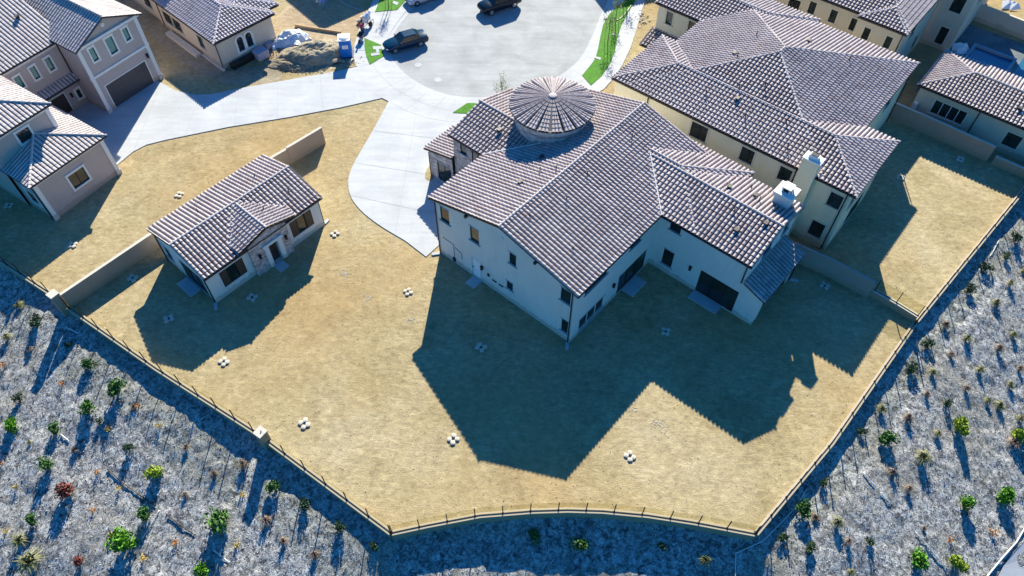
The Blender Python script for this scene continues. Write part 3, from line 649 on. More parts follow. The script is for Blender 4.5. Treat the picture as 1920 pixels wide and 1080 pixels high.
# ================================================================== guest house
FG = Frame((407, 568), 49.0)
H = House(FG, 'guest_house', (0, 0), M['white_stucco'], 'small single storey guest house with stone porch gable and brown shuttered windows')
T = H.wall((0, 0), (3.85, 0), 0, 3.35, [(1.12, 3.28, .9, 2.68, 'shut')]); T2 = H.wall((7.5, 0), (11, 0), 0, 3.35, [(.44, 2.65, .92, 2.72, 'shut')])
H.wall((0, 7.0), (0, 0), 0, 3.35, [(3.0, 6.2, .05, 2.4, 'slider'), (.8, 1.7, 1.0, 2.4, 'dark')], top=(3.5, 4.3)); H.wall((11, 0), (11, 7.0), 0, 3.35, top=(3.5, 4.3)); H.wall((11, 7.0), (0, 7.0), 0, 3.35)
st = MB(); H.wall((3.85, -.36), (7.5, -.36), 0, 3.55, [(1.62, 2.45, .12, 2.35, 'entry')], mb=st, depth=.4, top=(1.85, 4.15)); H.wall((7.5, -.36), (7.5, 0.1), 0, 3.55, mb=st); H.wall((3.85, 0.1), (3.85, -.36), 0, 3.55, mb=st)
st.build('stone_porch', M['stone'], H.root, recalc=False)
g = MB(); TS = lambda a, z, q=0: H.L(3.85+a, -.36-q, z); H.bx(g, TS, 1.2, 1.55, .1, 2.5, 0, .12); H.bx(g, TS, 2.52, 2.87, .1, 2.5, 0, .12); H.bx(g, TS, 1.1, 2.97, 2.5, 2.75, 0, .18); g.build('door_surround', M['trim'], H.root)
H.lamp(TS, .65, 2.0); H.lamp(TS, 3.25, 2.1)
R = Roof(); R.block(-.18, 11.3, -.38, 7.38, 3.4, K)
R.slope([(5.78, -.55), (5.78, 3.6), (3.02, 3.6), (3.02, -.55)], (3.02, 0), (0, 1), (1, 0), 3.4+K*3.88-K*2.76+.004, K); R.slope([(8.54, -.55), (8.54, 3.6), (5.78, 3.6), (5.78, -.55)], (8.54, 0), (0, 1), (-1, 0), 3.4+K*3.88-K*2.76+.004, K)
R.cap((5.78, -.6, 4.45), (5.78, 3.3, 4.45), lift=.09)
H.pipe(-.08, .1, 3.3, 0, (-.35, -.6)); H.pipe(11.08, .1, 3.3, 0, (.5, .1)); H.pipe(-.08, 6.6, 3.3)
rf = H.done(M['tile'], R); stacks(H, rf, [(3.4, 5.2, 4.0), (8.8, 5.0, 4.05), (7.0, 1.4, 4.1), (9.6, 1.6, 3.95), (8.7, .1, 3.5)])
pad(FG, -1.05, -.05, 2.0, 4.0, 'concrete landing at the glazed end wall of the guest house'); pad(FG, 5.25, 6.15, -1.35, -.4, 'small concrete landing below the dark front door of the guest house')

# ================================================================== right neighbour
F3 = Frame((1545, 469.5), 50.4); E3 = 6.75
H = House(F3, 'cream_house', (0, 0), M['cream_stucco'], 'big cream two storey house under a wide hipped tile roof, right of the turreted house')
def rev(Lx, L0): return [(L0-b, L0-a, c, d, s_) for a, b, c, d, s_ in Lx]
H.wall((0, 22.1), (0, 0), 0, 6.65, rev([(12.6, 14.15, 4.65, 6.2, 'beige'), (8.22, 9.38, 4.72, 6.15, 'beige'), (4.83, 5.88, 4.75, 6.1, 'beige'), (.45, 1.5, 4.6, 6.0, 'beige'), (.75, 1.85, .88, 2.53, 'beige'), (7.0, 8.2, .9, 2.4, 'beige')], 22.1))
H.wall((0, 0), (7.6, 0), 0, 6.65, [(.8, 1.9, 4.4, 5.9, 'beige'), (3.2, 6.2, .1, 2.5, 'slider'), (4.0, 5.6, 4.4, 5.9, 'beige')]); H.wall((7.6, 0), (7.6, 2.7), 0, 6.65); H.wall((7.6, 2.7), (18.8, 2.7), 0, 6.65, [(1, 5, .1, 2.5, 'slider'), (6.5, 8, 4.4, 5.9, 'beige')]); H.wall((18.8, 2.7), (18.8, 27), 0, 6.65, [(3, 4.4, 4.4, 5.9, 'beige')])
H.wall((7.6, 22.1), (0, 22.1), 0, 6.65, [(2.4, 4.6, 4.4, 5.9, 'beige')]); H.wall((12.4, 20.6), (7.6, 20.6), 0, 6.65); H.wall((19.2, 25.6), (12.4, 25.6), 0, 6.65, top=(3.4, 7.6)); H.wall((12.4, 25.6), (12.4, 20.6), 0, 6.65, [(5.95, 6.7, 4.85, 6.2, 'beige'), (8.35, 9.1, 4.9, 6.2, 'beige')][:0] + rev([(21.4-20.6, 22.1-20.6, 4.9, 6.25, 'beige'), (23.9-20.6, 24.6-20.6, 4.9, 6.25, 'beige')], 5.0))
R = Roof()
R.block(-.3, 7.9, -.4, 22.4, E3, K, 'BT'); R.block(-.3, 19.1, 2.4, 20.9, E3+.01, K, 'LR', axis='u', caps=False) if False else None
zc = E3+.01; hu = 9.25
R.slope([(-.3, 20.9), (-.3, 2.4), (8.95, 11.65)], (-.3, 2.4), (0, 1), (1, 0), zc, K); R.slope([(-.3, 2.4), (19.1, 2.4), (9.85, 11.65), (8.95, 11.65)], (-.3, 2.4), (1, 0), (0, 1), zc, K)
R.slope([(19.1, 2.4), (19.1, 20.9), (9.85, 11.65)], (19.1, 2.4), (0, 1), (-1, 0), zc, K); R.slope([(19.1, 20.9), (-.3, 20.9), (8.95, 11.65), (9.85, 11.65)], (19.1, 20.9), (-1, 0), (0, -1), zc, K)
zt = zc+K*hu; R.cap((8.95, 11.65, zt), (9.85, 11.65, zt), lift=.09); R.cap((3.8, 6.5, zc+K*4.1), (8.95, 11.65, zt)); R.cap((19.1, 2.4, zc), (9.85, 11.65, zt)); R.cap((3.8, 16.8, zc+K*4.1), (8.95, 11.65, zt)); R.cap((16.0, 17.8, zc+K*3.1), (9.85, 11.65, zt))
R.block(12.1, 19.65, 12.2, 26.0, E3+.02, K, 'B', axis='w')
R.slope([(10.2, 25.9), (10.2, 21.3), (12.38, 21.3), (12.38, 25.9)], (10.2, 21.3), (0, 1), (1, 0), 3.1, .36)
H.pipe(-.08, .3, 6.6); H.pipe(-.08, 4.6, 6.6); H.pipe(-.08, 18.6, 6.6); H.pipe(18.9, 2.6, 6.6)
rf = H.done(M['tile'], R)
g = MB(); g.box(-.75, -.002, 3.0, 4.35, 0, 8.35); ch = g.build('chimney', M['cream_stucco'], H.root); g = MB(); g.box(-.82, .1, 2.93, 4.42, 8.35, 8.47); g.box(-.6, -.15, 3.3, 4.05, 8.47, 8.8); g.build('chimney_cap', M['trim'], ch)
g = MB(); g.box(-.55, -.2, 3.4, 3.95, 8.8, 8.84); g.build('flue', M['dark_metal'], ch)
stacks(H, rf, [(2.2, 14.5, 7.5), (4.0, 12.5, 8.0), (1.8, 10.5, 7.4), (3.0, 7.5, 7.7), (5.2, 10.8, 8.35), (7.0, 14.5, 8.6), (1.0, 6.2, 7.2), (11.0, 14.8, 8.5), (13.5, 7.0, 8.1)]); vents(H, rf, [(3.0, 12.0, 7.65), (7.4, 15.0, 8.35), (13.2, 10.8, 8.4)])

# ================================================================== house behind (top right)
H = House(F3, 'tan_house', (22.9, 5.2), M['tan_stucco'], 'tan two storey house with a row of pale framed windows behind the cream house')
H.wall((22.9, 9.7), (22.9, 5.2), 0, 6.65, [(9.7-8.8, 9.7-8.15, 4.65, 5.85, 'beige'), (9.7-6.6, 9.7-5.98, 4.65, 5.85, 'beige')]); H.wall((22.9, 5.2), (33.6, 5.2), 0, 6.65, [(3, 4.4, 4.4, 5.8, 'beige'), (7, 8.2, 1, 2.6, 'beige')]); H.wall((23.5, 30), (23.5, 9.7), 0, 6.65, rev([(9.82-9.7, 10.4-9.7, 4.65, 5.9, 'beige'), (11.85-9.7, 12.55-9.7, 4.65, 5.95, 'beige'), (14.1-9.7, 14.8-9.7, 4.7, 5.95, 'beige'), (15.7-9.7, 16.9-9.7, 4.3, 5.5, 'beige'), (18.6-9.7, 19.4-9.7, 4.6, 5.9, 'beige')], 20.3)); H.wall((23.5, 9.7), (22.9, 9.7), 0, 6.65)
H.wall((33.8, 5.2), (33.8, 2.2), 0, 7.6, [(1.15, 2.3, 4.3, 6.4, 'beige'), (1.3, 2.15, .6, 2.5, 'beige')]); H.wall((33.8, 2.2), (46, 2.2), 0, 7.6, [(3, 4.4, 4.4, 5.8, 'beige')]); H.wall((46, 2.2), (46, 14), 0, 7.6); H.wall((33.8, 14), (33.8, 5.2), 6, 7.6)
R = Roof(); R.block(22.6, 32, 4.9, 9.75, E3, K, 'L'); R.block(23.1, 33.8, 4.91, 31, E3+.01, K, 'B', axis='w'); R.block(33.4, 46.4, 1.8, 14.4, 7.7, K, 'LR')
H.pipe(22.82, 5.3, 6.6); rf = H.done(M['tile'], R); stacks(H, rf, [(25.2, 12.5, 7.3), (24.6, 15.5, 7.2)])

# ================================================================== far right single storey
H = House(F3, 'pool_house', (21.7, 1.6), M['tan_stucco'], 'single storey house with a four pane white window at the far right')
H.wall((21.7, 1.6), (21.7, -26), 0, 3.3, [(1.7, 4.75, .95, 2.45, 'quad'), (8.5, 9.8, .9, 2.3, 'beige')]); H.wall((28.2, 1.6), (21.7, 1.6), 0, 3.3); H.wall((21.7, -26), (28.2, -26), 0, 3.3); H.wall((28.2, -26), (28.2, 1.6), 0, 3.3)
R = Roof(); R.block(21.3, 28.55, -26.4, 1.95, 3.4, K, 'BT'); H.pipe(21.62, -4.0, 3.3); rf = H.done(M['tile'], R); vents(H, rf, [(23, -6.6, 3.85)])
g = MB(); g.box(*[v for v in (-.35, -.02, -.5, -.1, .9, 1.5)]); g.build('meter_box', M['trim'], H.root)

# ================================================================== taupe house top left
F6 = Frame((208, 214), 57.0); K6 = .44
H = House(F6, 'taupe_house', (0, 0), M['taupe_stucco'], 'taupe two storey house with white trim, dark garage door and triangular gable')
T = H.wall((0, .25), (6.6, .25), 0, 7.2, [(1.05, 1.58, 5.3, 6.6, 'teal'), (2.85, 3.62, 5.0, 6.62, 'teal'), (4.8, 5.33, 5.35, 6.6, 'teal'), (.9, 5.6, .05, 2.65, 'garage')], top=(3.3, 8.75))
g = MB(); H.bx(g, T, -.1, 6.7, 3.85, 4.08, 0, .1); H.bx(g, T, -.25, 6.85, 7.0, 7.25, 0, .22)
for a in (-.05, 6.3): H.bx(g, T, a, a+.35, 0, 7.0, 0, .12); H.bx(g, T, a-.06, a+.41, 0, .5, .12, .18)
g.build('trim', M['trim'], H.root)
g = MB(); g.cyl(T(3.3, 7.95, 0), T(3.3, 7.95, .06), .2, 16); g.build('gable_vent', M['trim'], H.root)
H.lamp(T, 6.05, 3.0)
H.wall((6.6, .25), (6.6, 9), 0, 7.2); H.wall((0, 3.4), (0, .25), 0, 7.2)
T = H.wall((-6.2, 3.4), (0, 3.4), 0, 6.9, [(6.2-1.7, 6.2-1.18, 4.68, 5.95, 'teal'), (6.2-3.27, 6.2-2.75, 4.7, 5.95, 'teal'), (6.2-4.9, 6.2-4.35, 4.7, 5.88, 'teal'), (6.2-.58, 6.2-.18, .8, 1.75, 'white'), (6.2-3.5, 6.2-1.7, .1, 2.2, 'entry')])
H.lamp(T, 6.2-1.15, 1.6)
g = MB(); H.bx(g, T, 0, 6.2, 6.55, 6.9, 0, .14); g.build('trim', M['trim'], H.root); g = MB(); H.bx(g, T, 0, 6.2, 2.9, 3.1, 0, .5); g.build('porch_beam', M['trim'], H.root)
R = Roof(.25)
R.block(-.35, 7.1, -.25, 9.5, 7.25, K6, axis='w'); R.block(-12.4, 1, 3.0, 15.5, 7.05, K6, axis='u'); H.wall((-12, 3.4), (-6.2, 3.4), 0, 6.9); H.wall((-12, 15), (-12, 3.4), 0, 7.0, top=(5.8, 9.6)); H.wall((6.6, 15), (-12, 15), 0, 6.9); H.wall((6.6, 9), (6.6, 15), 0, 6.9)
R.slope([(-6.1, 2.5), (-.02, 2.5), (-.02, 3.38), (-6.1, 3.38)], (-6.1, 2.5), (1, 0), (0, 1), 3.15, .5)
# left wing
g = MB()
T = H.wall((-12, -4), (-6.3, -4), 3.9, 7.1, [(2.42, 3.55, 5.3, 6.36, 'white2')]); H.bx(g, T, -.1, 5.8, 6.75, 7.1, 0, .14); H.bx(g, T, 5.4, 5.75, 4.2, 6.75, 0, .08)
H.wall((-6.3, -4), (-6.3, 3.4), 3.3, 7.1); H.wall((-12, 3), (-12, -4), 0, 7.1)
T = H.wall((-11.8, -7.4), (-4.9, -7.4), 0, 4.2, [(2.75, 4.3, 1.4, 2.85, 'white2')]); H.bx(g, T, -.1, 7.0, 3.9, 4.2, 0, .14)
for a in (-.02, 6.6): H.bx(g, T, a, a+.35, 0, 3.9, 0, .1); H.bx(g, T, a-.06, a+.41, 0, .5, .1, .16)
g.build('trim', M['trim'], H.root)
H.wall((-4.9, -7.4), (-4.9, 1.0), 0, 4.2, [(2, 3.2, 1, 2.5, 'white')]); H.wall((-4.9, 1.0), (-6.3, 1.0), 0, 4.2); H.wall((-11.8, -4), (-11.8, -7.4), 0, 4.2, [(1.2, 2.4, 1.2, 2.6, 'white')])
R.block(-12.15, -4.5, -7.75, 1.3, 4.3, .30, 'BT', axis='w'); R.block(-16, -5.95, -4.3, 4.5, 7.2, .30, 'BR', axis='u') if False else R.block(-12.4, -5.95, -4.35, 3.4, 7.2, .34, 'R', axis='u')
H.pipe(-11.9, -7.3, 4.1); H.pipe(-.1, 3.2, 6.8, 3.2)
rf = H.done(M['tile_taupe'], R)
stacks(H, rf, [(-3.0, 6.2, 8.5), (-4.5, 5.0, 8.0)]); vents(H, rf, [(-.7, 6.4, 8.6)])

# ================================================================== peach house top
F8 = Frame((420, 130), 47.0)
H = House(F8, 'peach_house', (0, 0), M['peach_stucco'], 'peach single storey house with paired arched windows behind the taupe garage')
T = H.wall((0, 0), (6.7, 0), 0, 3.25, [(2.25, 2.95, .95, 2.2, 'plain'), (3.3, 4.0, .95, 2.2, 'plain')]); H.wall((6.7, 0), (6.7, 10), 0, 3.25)
g = MB()
for a in (2.6, 3.65):
    for i in range(12):
        a0, a1 = math.pi*i/12, math.pi*(i+1)/12
        P = []
        for q in (0, .07):
            for rr in (.35, .56): P += [T(a+rr*math.cos(a0), 2.2+rr*math.sin(a0), q), T(a+rr*math.cos(a1), 2.2+rr*math.sin(a1), q)]
        n = len(g.v); g.v += P; g.f += [(n, n+1, n+3, n+2), (n+4, n+5, n+7, n+6), (n+2, n+3, n+7, n+6), (n, n+1, n+5, n+4)]
    for x0, x1 in ((a-.56, a-.35), (a+.35, a+.56 if a > 3 else a+.49)): H.bx(g, T, x0, x1, .95, 2.2, -.02, .07)
    H.bx(g, T, a-.6 if a < 3 else a-.5, a+.6 if a > 3 else a+.5, .75, .95, -.02, .11)
g.build('arched_casing', M['trim'], H.root)
for a in (2.6, 3.65): g = MB(); g.face([T(a+.35*math.cos(math.pi*i/12), 2.2+.35*math.sin(math.pi*i/12), .012) for i in range(13)]); g.build('arched_pane', M['glass'], H.root)
H.wall((0, 12), (0, 0), 0, 3.25, rev([(2.7, 3.7, 1.05, 2.45, 'beige'), (6.9, 8.6, .95, 2.3, 'beige'), (8.8, 10.5, .95, 2.3, 'beige')], 12)); g = MB()
g.box(-.9, -.25, 3.6, 9.6, 0, .35); g.build('planter_kerb', M['trim'], H.root); g = MB(); g.box(-.28, -.003, -.3, 1.2, 0, .28); g.box(-.28, -.003, 1.2, 3.6, 0, .2); g.build('plinth', M['trim'], H.root)
H.wall((.2, 24), (.2, 12), 0, 6.4, rev([(1.2, 2.4, 4.4, 5.8, 'beige'), (5, 6.2, 4.4, 5.8, 'beige'), (1.4, 3, .9, 2.4, 'beige')], 12)); H.wall((.2, 12), (7.5, 12), 3, 6.4)
R = Roof(); R.block(-.35, 7.05, -.45, 14, 3.35, K, 'B', axis='w'); R.block(2.2, 8.3, .6, 14, 3.36, K, 'B', axis='w'); R.block(-.2, 9, 11.8, 24.4, 6.5, K, 'BT', axis='w')
H.pipe(-.05, -.08, 3.2); H.pipe(-.05, 11.2, 3.2); H.done(M['tile_grey'], R)

# two more houses of the street, just beyond the picture, whose shadows fall into it
def shade_house(tip, ze, deg, du, dw, label):
    s0 = at(*tip, 0); L_ = ze/math.tan(SUN_EL); c = s0 + Vector((math.sin(SUN_AZ), math.cos(SUN_AZ), 0))*L_
    fr = Frame((0, 0), deg); fr.o = c; H = House(fr, 'street_house', (0, 0), M['tan_stucco'], label)
    for P0, P1 in (((.4, .4), (du, .4)), ((du, .4), (du, dw)), ((du, dw), (.4, dw)), ((.4, dw), (.4, .4))): H.wall(P0, P1, 0, ze-.1, [(2, 3.2, 1, 2.5, 'beige'), (4.4, 5.6, ze-2.2, ze-.8, 'beige')])
    R = Roof(); R.block(0, du+.4, 0, dw+.4, ze, K, 'LRBT'); H.done(M['tile'], R)
shade_house((604, 55), 6.3, 41, 10, 9, 'house beyond the top edge whose roof shades the building site')
shade_house((1134, 23), 6.3, 20, 9, 9, 'house beyond the top edge whose roof shades the far kerb')

# ================================================================== fences and walls
CAP_W = .36
def glass_fence(name, pts, label, spacing=1.8, post_h=1.3, zc=.15, zb=-1.4, group='glass fences along the crest of the hillside'):
    root = empty(name, (pts[0].x, pts[0].y, 0), 0, label=label, cat='fence', group=group); O = Vector((pts[0].x, pts[0].y))
    P = [p-O for p in pts]; wall = MB(); cap = MB(); rail = MB(); pan = MB()
    def off(i, w):
        a = P[max(i-1, 0)]; b_ = P[min(i+1, len(P)-1)]; t1 = (P[i]-a).normalized() if i > 0 else (b_-P[i]).normalized(); t2 = (b_-P[i]).normalized() if i < len(P)-1 else t1
        tt = (t1+t2).normalized(); n = Vector((tt.y, -tt.x)); return P[i]+n*(w/max(.4, n.dot(Vector((t1.y, -t1.x)))))
    def strip(mb, w0, w1, z0, z1):
        n0 = len(mb.v)
        for i in range(len(P)):
            for w, z in ((w0, z0), (w1, z0), (w1, z1), (w0, z1)): q = off(i, w); mb.v.append((q.x, q.y, z))
        for i in range(len(P)-1):
            for k in range(4): k2_ = (k+1) % 4; o_ = n0+i*4; mb.f.append((o_+k, o_+k2_, o_+4+k2_, o_+4+k))
        mb.f.append((n0, n0+1, n0+2, n0+3)); o_ = n0+(len(P)-1)*4; mb.f.append((o_+3, o_+2, o_+1, o_))
    strip(wall, -CAP_W/2+.03, CAP_W/2-.03, zb, zc-.07); strip(cap, -CAP_W/2, CAP_W/2, zc-.068, zc)
    strip(rail, -.03, .03, zc+.008, zc+.035); strip(pan, -.006, .006, zc+.035, zc+post_h-.06)
    wall.build('low_wall', M['block_wall'], root); cap.build('coping', M['wall_cap'], root); rail.build('base_rail', M['dark_metal'], root); pan.build('glass_panel', M['fence_glass'], root)
    L = [0]
    for a, b_ in zip(P, P[1:]): L.append(L[-1]+(b_-a).length)
    n = max(1, round(L[-1]/spacing)); first = None
    for i in range(n+1):
        s_ = min(L[-1]-.05, max(.05, L[-1]*i/n)); j = max(k for k in range(len(L)-1) if L[k] <= s_); q = P[j]+(P[j+1]-P[j])*((s_-L[j])/(L[j+1]-L[j]))
        if first is None:
            g = MB(); g.box(-.03, .03, -.03, .03, 0, post_h); g.box(-.07, .07, -.07, .07, 0, .02); first = g.build('post', M['dark_metal'], root); o_ = first
        else: o_ = first.copy(); COL.objects.link(o_); o_.parent = root
        o_.location = (q.x, q.y, zc); t_ = P[j+1]-P[j]; o_.rotation_euler.z = math.atan2(t_.y, t_.x)
def F2(*L): return [Vector(tuple(at(x, y, .15))[:2]) for x, y in L]
glass_fence('glass_fence', [PATH[0]*.4+FW[0]*.6] + F2((0, 488), (92, 548)), 'glass fence run left of the tall tan pilaster', zb=-1.2)
glass_fence('glass_fence', F2((128, 576), (292, 690), (476, 808)), 'glass fence run between the tall wall end and the short square pillar')
glass_fence('glass_fence', F2((497, 823), (733, 999)), 'glass fence run from the square pillar down to the bottom left corner')
glass_fence('glass_fence', F2((733.5, 999.3), (800, 985), (900, 966), (1000, 958), (1065, 956), (1130, 958), (1215, 966), (1300, 979), (1417, 1001)), 'curved glass fence run along the bottom edge of the yard', zb=-1.8)
glass_fence('glass_fence', F2((1417.5, 1000.3), (1560, 830), (1716, 606)), 'glass fence run rising from the bottom right corner to the cross wall', spacing=1.75)
glass_fence('glass_fence', F2((1719, 601.5), (1800, 502), (1920, 355)) + [PATH[-1]*.4+FW[-1]*.6], 'glass fence run above the cross wall along the neighbouring yard', spacing=1.75)

def pillar(px, py, w, h, zb, label):
    c = at(px, py, 0); g = MB(); g.box(-w/2, w/2, -w/2, w/2, zb, h); o = g.build('pillar', M['block_wall']); o.location = (c.x, c.y, 0); o.rotation_euler.z = rad(-34)
    cp = MB(); cp.box(-w/2-.05, w/2+.05, -w/2-.05, w/2+.05, h+.002, h+.09); cp.build('coping', M['wall_cap'], o); tag(o, label, 'pillar', 'square pillars in the crest fence')
pillar(497, 826, .62, 1.25, -1.2, 'short square tan pillar interrupting the lower left fence')
pillar(119, 577, .62, 1.75, -1.5, 'tall square tan pillar where the long wall meets the left fence')

def yard_wall(pts, h, label, thick=.2, caph=.05, z0=-.1, mt=None):
    """pts: pixel positions of the wall's TOP edge (height h), list may carry own h"""
    P = [at(x, y, hh) for x, y, hh in pts]; O = P[0].copy(); g = MB(); cp = MB()
    for (a, b_) in zip(P, P[1:]):
        t_ = (b_-a); t_.z = 0; n = Vector((-t_.y, t_.x, 0)).normalized()*thick/2
        hh = a.z
        for mbx, q, za, zb in ((g, n, z0, hh-caph), (cp, n*1.25, hh-caph+.002, hh)):
            c = [a-O-q, b_-O-q, b_-O+q, a-O+q]; mbx.prism([(v.x, v.y) for v in c], za, zb)
    o = g.build('yard_wall', mt or M['block_wall']); o.location = (O.x, O.y, 0); cp.build('coping', M['wall_cap'] if mt is None else mt, o); tag(o, label, 'wall', 'walls between the yards')
yard_wall([(112, 552, 1.75), (283, 437, 1.75), (395, 365, 1.75), (515, 291, 1.75), (538, 278, 1.75)], 1.75, 'long tan stucco wall running behind the guest house')
yard_wall([(537, 276.5, 1.95), (602, 238, 1.95)], 1.95, 'raised free end of the tan wall above the guest house', z0=-.1)
yard_wall([(1490, 455, 1.9), (1560, 486, 1.9), (1643, 530, 1.9)], 1.9, 'tan wall between the turreted house wing and the cream house', mt=mk_stucco('grey_wall', (.36,.32,.28)))
glass_fence('cross_fence', F2((1634, 552), (1674, 575), (1716, 601)), 'short glass fence on a low wall joining the cross wall to the crest fence', spacing=1.9, zc=.75, zb=-.2, group='short fence between two yards')
yard_wall([(1668, 187, 1.8), (1760, 227, 1.8), (1868, 275, 1.8)], 1.8, 'tan wall between the cream house yard and the far right house'); yard_wall([(1868, 292, 1.0), (1955, 330, 1.0)], 1.0, 'lower step of the wall at the far right edge')
yard_wall([(1842, 8, 1.9), (1925, 40, 1.9), (1990, 66, 1.9)], 1.9, 'shaded wall behind the unfinished pool', mt=M['tan_stucco'])

# ================================================================== unfinished pool (top right)
fr = Frame((1850, 120), 50.4); root = empty('pool', fr.o, fr.a, label='unfinished blue swimming pool behind the far right house', cat='pool')
g = MB(); g.box(-9, 6, -9, 4, .012, .03); g.build('deck', mk_conc('grey_deck', (.16,.20,.22), .25), root)
g = MB()
for x0, x1, y0, y1 in ((-2.6, -2.3, -2.2, 2.2), (2.0, 2.3, -2.2, 2.2), (-2.3, 2.0, -2.2, -1.9), (-2.3, 2.0, 1.9, 2.2), (-6, -5.7, -8, 3), (-5.7, 5, -8, -7.7)): g.box(x0, x1, y0, y1, .03, .4)
g.build('spa_edge', mk_conc('spa_concrete', (.2,.32,.42)), root); g = MB(); g.box(-2.3, 2.0, -1.9, 1.9, .03, .14); g.box(-1.2, .9, -.8, .8, .14, .2); g.build('spa_basin', mat('blue_basin', .3, (.02,.10,.22))[0], root)
g = MB(); g.box(-5.5, 4.8, -7.5, -2.6, .03, .08); g.build('pool_basin', mat('blue_pool', .2, (.03,.12,.2))[0], root)

r_ = random.Random(77)
for i, (x, y, lb) in enumerate(((1893, 15, 'pale triangular sheet standing behind the unfinished pool'), (1806, 98, 'crumpled bluish sheet beside the far house wall'))):
    g = MB()
    for k in range(5): a_ = Vector((r_.uniform(-.6, .6), r_.uniform(-.6, .6), 0)); g.face([a_+Vector((-.6, -.3, .05)), a_+Vector((.7, -.2, .1)), a_+Vector((.5, .5, .5)), a_+Vector((-.3, .5, .35))])
    o = g.build('plastic_sheet', M['pipe'], recalc=False); o.location = at(x, y, .05); tag(o, lb, 'sheet')
# ================================================================== sandbag rings
BAGS = [(336,366,'on the left yard midway between the wall and the pale driveway'),(628,439,'just right of the guest house downspout'),(136,460,'at the shade line in the far left yard'),(249,522,'in the shade of the long wall'),(473,558,'in the shade in front of the guest house door'),
        (317,598,'in the shade below the guest house left end'),(420,679,'in sun beside the guest house shadow'),(765,548,'in sun left of the turreted house corner'),(902,652,'in the big house shade, nearest the white side door'),(571,795,'in sun right above the square fence pillar'),
        (850,824,'touching the edge of the big house shadow'),(1181,856,'in sun near the bottom fence'),(1248,622,'in shade inside the court of the turreted house'),(1546,536,'in shade beside the cross wall'),(1688,333,'at the sun line in the cream house yard'),(1800,299,'in shade by the far right wall'),(17,386,'in shade below the taupe house, leftmost of all')]
def bag_mesh(ang, seed):
    random.seed(seed); g = MB(); c = (math.cos(ang)*.42, math.sin(ang)*.42, .09)
    n0 = len(g.v); g.blob((0, 0, 0), 1, 1, 1, .05, 16, 7); ro = ang+random.uniform(-.35, .35); ca, sa = math.cos(ro), math.sin(ro); sx = random.uniform(.24, .29); sy = random.uniform(.25, .31); pw = lambda v: math.copysign(abs(v)**.55, v)
    g.v = [(c[0]+ca*pw(x)*sx-sa*pw(y)*sy, c[1]+sa*pw(x)*sx+ca*pw(y)*sy, c[2]+z*.10*(1-.25*abs(x*y))) for x, y, z in g.v]; return g
ring_mesh = []
for q in range(3):
    ring_mesh.append([bag_mesh(math.pi/2*k+.6*q+random.uniform(-.15, .15), q*10+k) for k in range(4)])
proto = []
for q in range(3):
    r = empty('sandbag_ring', (0, 0, 0))
    for g in ring_mesh[q]: g.build('sandbag', M['bag'], r, smooth=True)
    g = MB(); g.tube([(0, 0, 0), (0, 0, .06)], .13, 12); g.build('drain', M['dark_metal'], r); proto.append(r)
usedp = [False]*3
for i, (x, y, w) in enumerate(BAGS):
    q = i % 3; r = proto[q] if not usedp[q] else copy_tree(proto[q]); usedp[q] = True
    r.location = at(x, y, .004); r.rotation_euler.z = random.uniform(0, 6); tag(r, 'sandbag ring '+w, 'sandbags', 'sandbag rings set round the yard drains')
    sc = random.uniform(.58, .68); r.scale = (sc, sc, sc)

# ================================================================== plants
def shrub(kind, r, h, n=220, leaf=.07, seed=0):
    """rounded leafy shrub: stems + leaves"""
    random.seed(seed); g = MB(); lobes = [(random.uniform(-.45, .45)*r, random.uniform(-.45, .45)*r, h*random.uniform(.35, .75), random.uniform(.45, .7)*r) for _ in range(5)]
    for i in range(n):
        cx, cy, cz, cr = random.choice(lobes); v = Vector((random.gauss(0, 1), random.gauss(0, 1), random.gauss(0, 1))).normalized()*cr*random.uniform(.55, 1.1)
        p = Vector((cx, cy, cz))+Vector((v.x, v.y, v.z*.8))
        if p.z < .02: p.z = random.uniform(.02, .1)
        a = Vector((random.gauss(0, 1), random.gauss(0, 1), random.gauss(0, .6))).normalized(); b_ = a.cross(Vector((random.gauss(0, 1), random.gauss(0, 1), random.gauss(0, 1)))).normalized()
        l = leaf*random.uniform(.6, 1.4); g.face([p-a*l, p+b_*l*.5, p+a*l, p-b_*l*.5])
    return g
def stems(r, h, n=6, seed=0):
    random.seed(seed+5); g = MB()
    for i in range(n):
        a = random.uniform(0, 6.28); q = random.uniform(.2, .7)*r; g.tube([(0, 0, -.05), (math.cos(a)*q*.5, math.sin(a)*q*.5, h*.4), (math.cos(a)*q, math.sin(a)*q, h*.8)], .015, 4, .006)
    return g
def clump(r, h, n=90, seed=0):
    random.seed(seed); g = MB()
    for i in range(n):
        a = random.uniform(0, 6.28); q = r*random.uniform(.3, 1); hh = h*random.uniform(.5, 1); w = random.uniform(.012, .028)
        d = Vector((math.cos(a), math.sin(a), 0)); s_ = Vector((-d.y, d.x, 0))*w; b0 = d*.05*random.random(); m_ = d*q*.45+Vector((0, 0, hh*.85)); e_ = d*q+Vector((0, 0, hh*random.uniform(.3, .8)))
        g.face([b0-s_, b0+s_, m_+s_, m_-s_]); g.face([m_-s_, m_+s_, e_])
    return g
PROTO = {}
def proto_plant(kind, var):
    key = (kind, var)
    if key in PROTO: return PROTO[key]
    if kind in ('olive', 'brown'):
        a = clump(.5, .42, 110, var*7+3); nm = 'grass_clump'; fol, stm = a, None
    else:
        dense = {'bright': 620, 'lime': 620, 'green': 420, 'dark': 340, 'red': 460, 'orange': 70, 'yellow': 70}[kind]; nm = 'shrub' if kind not in ('orange', 'yellow') else 'flowering_plant'
        fol = shrub(kind, .5, .62, dense, .075, var*11+hash(kind) % 1 + len(kind)); stm = stems(.5, .6, 6, var)
    PROTO[key] = [nm, fol, stm, kind, None]; return PROTO[key]
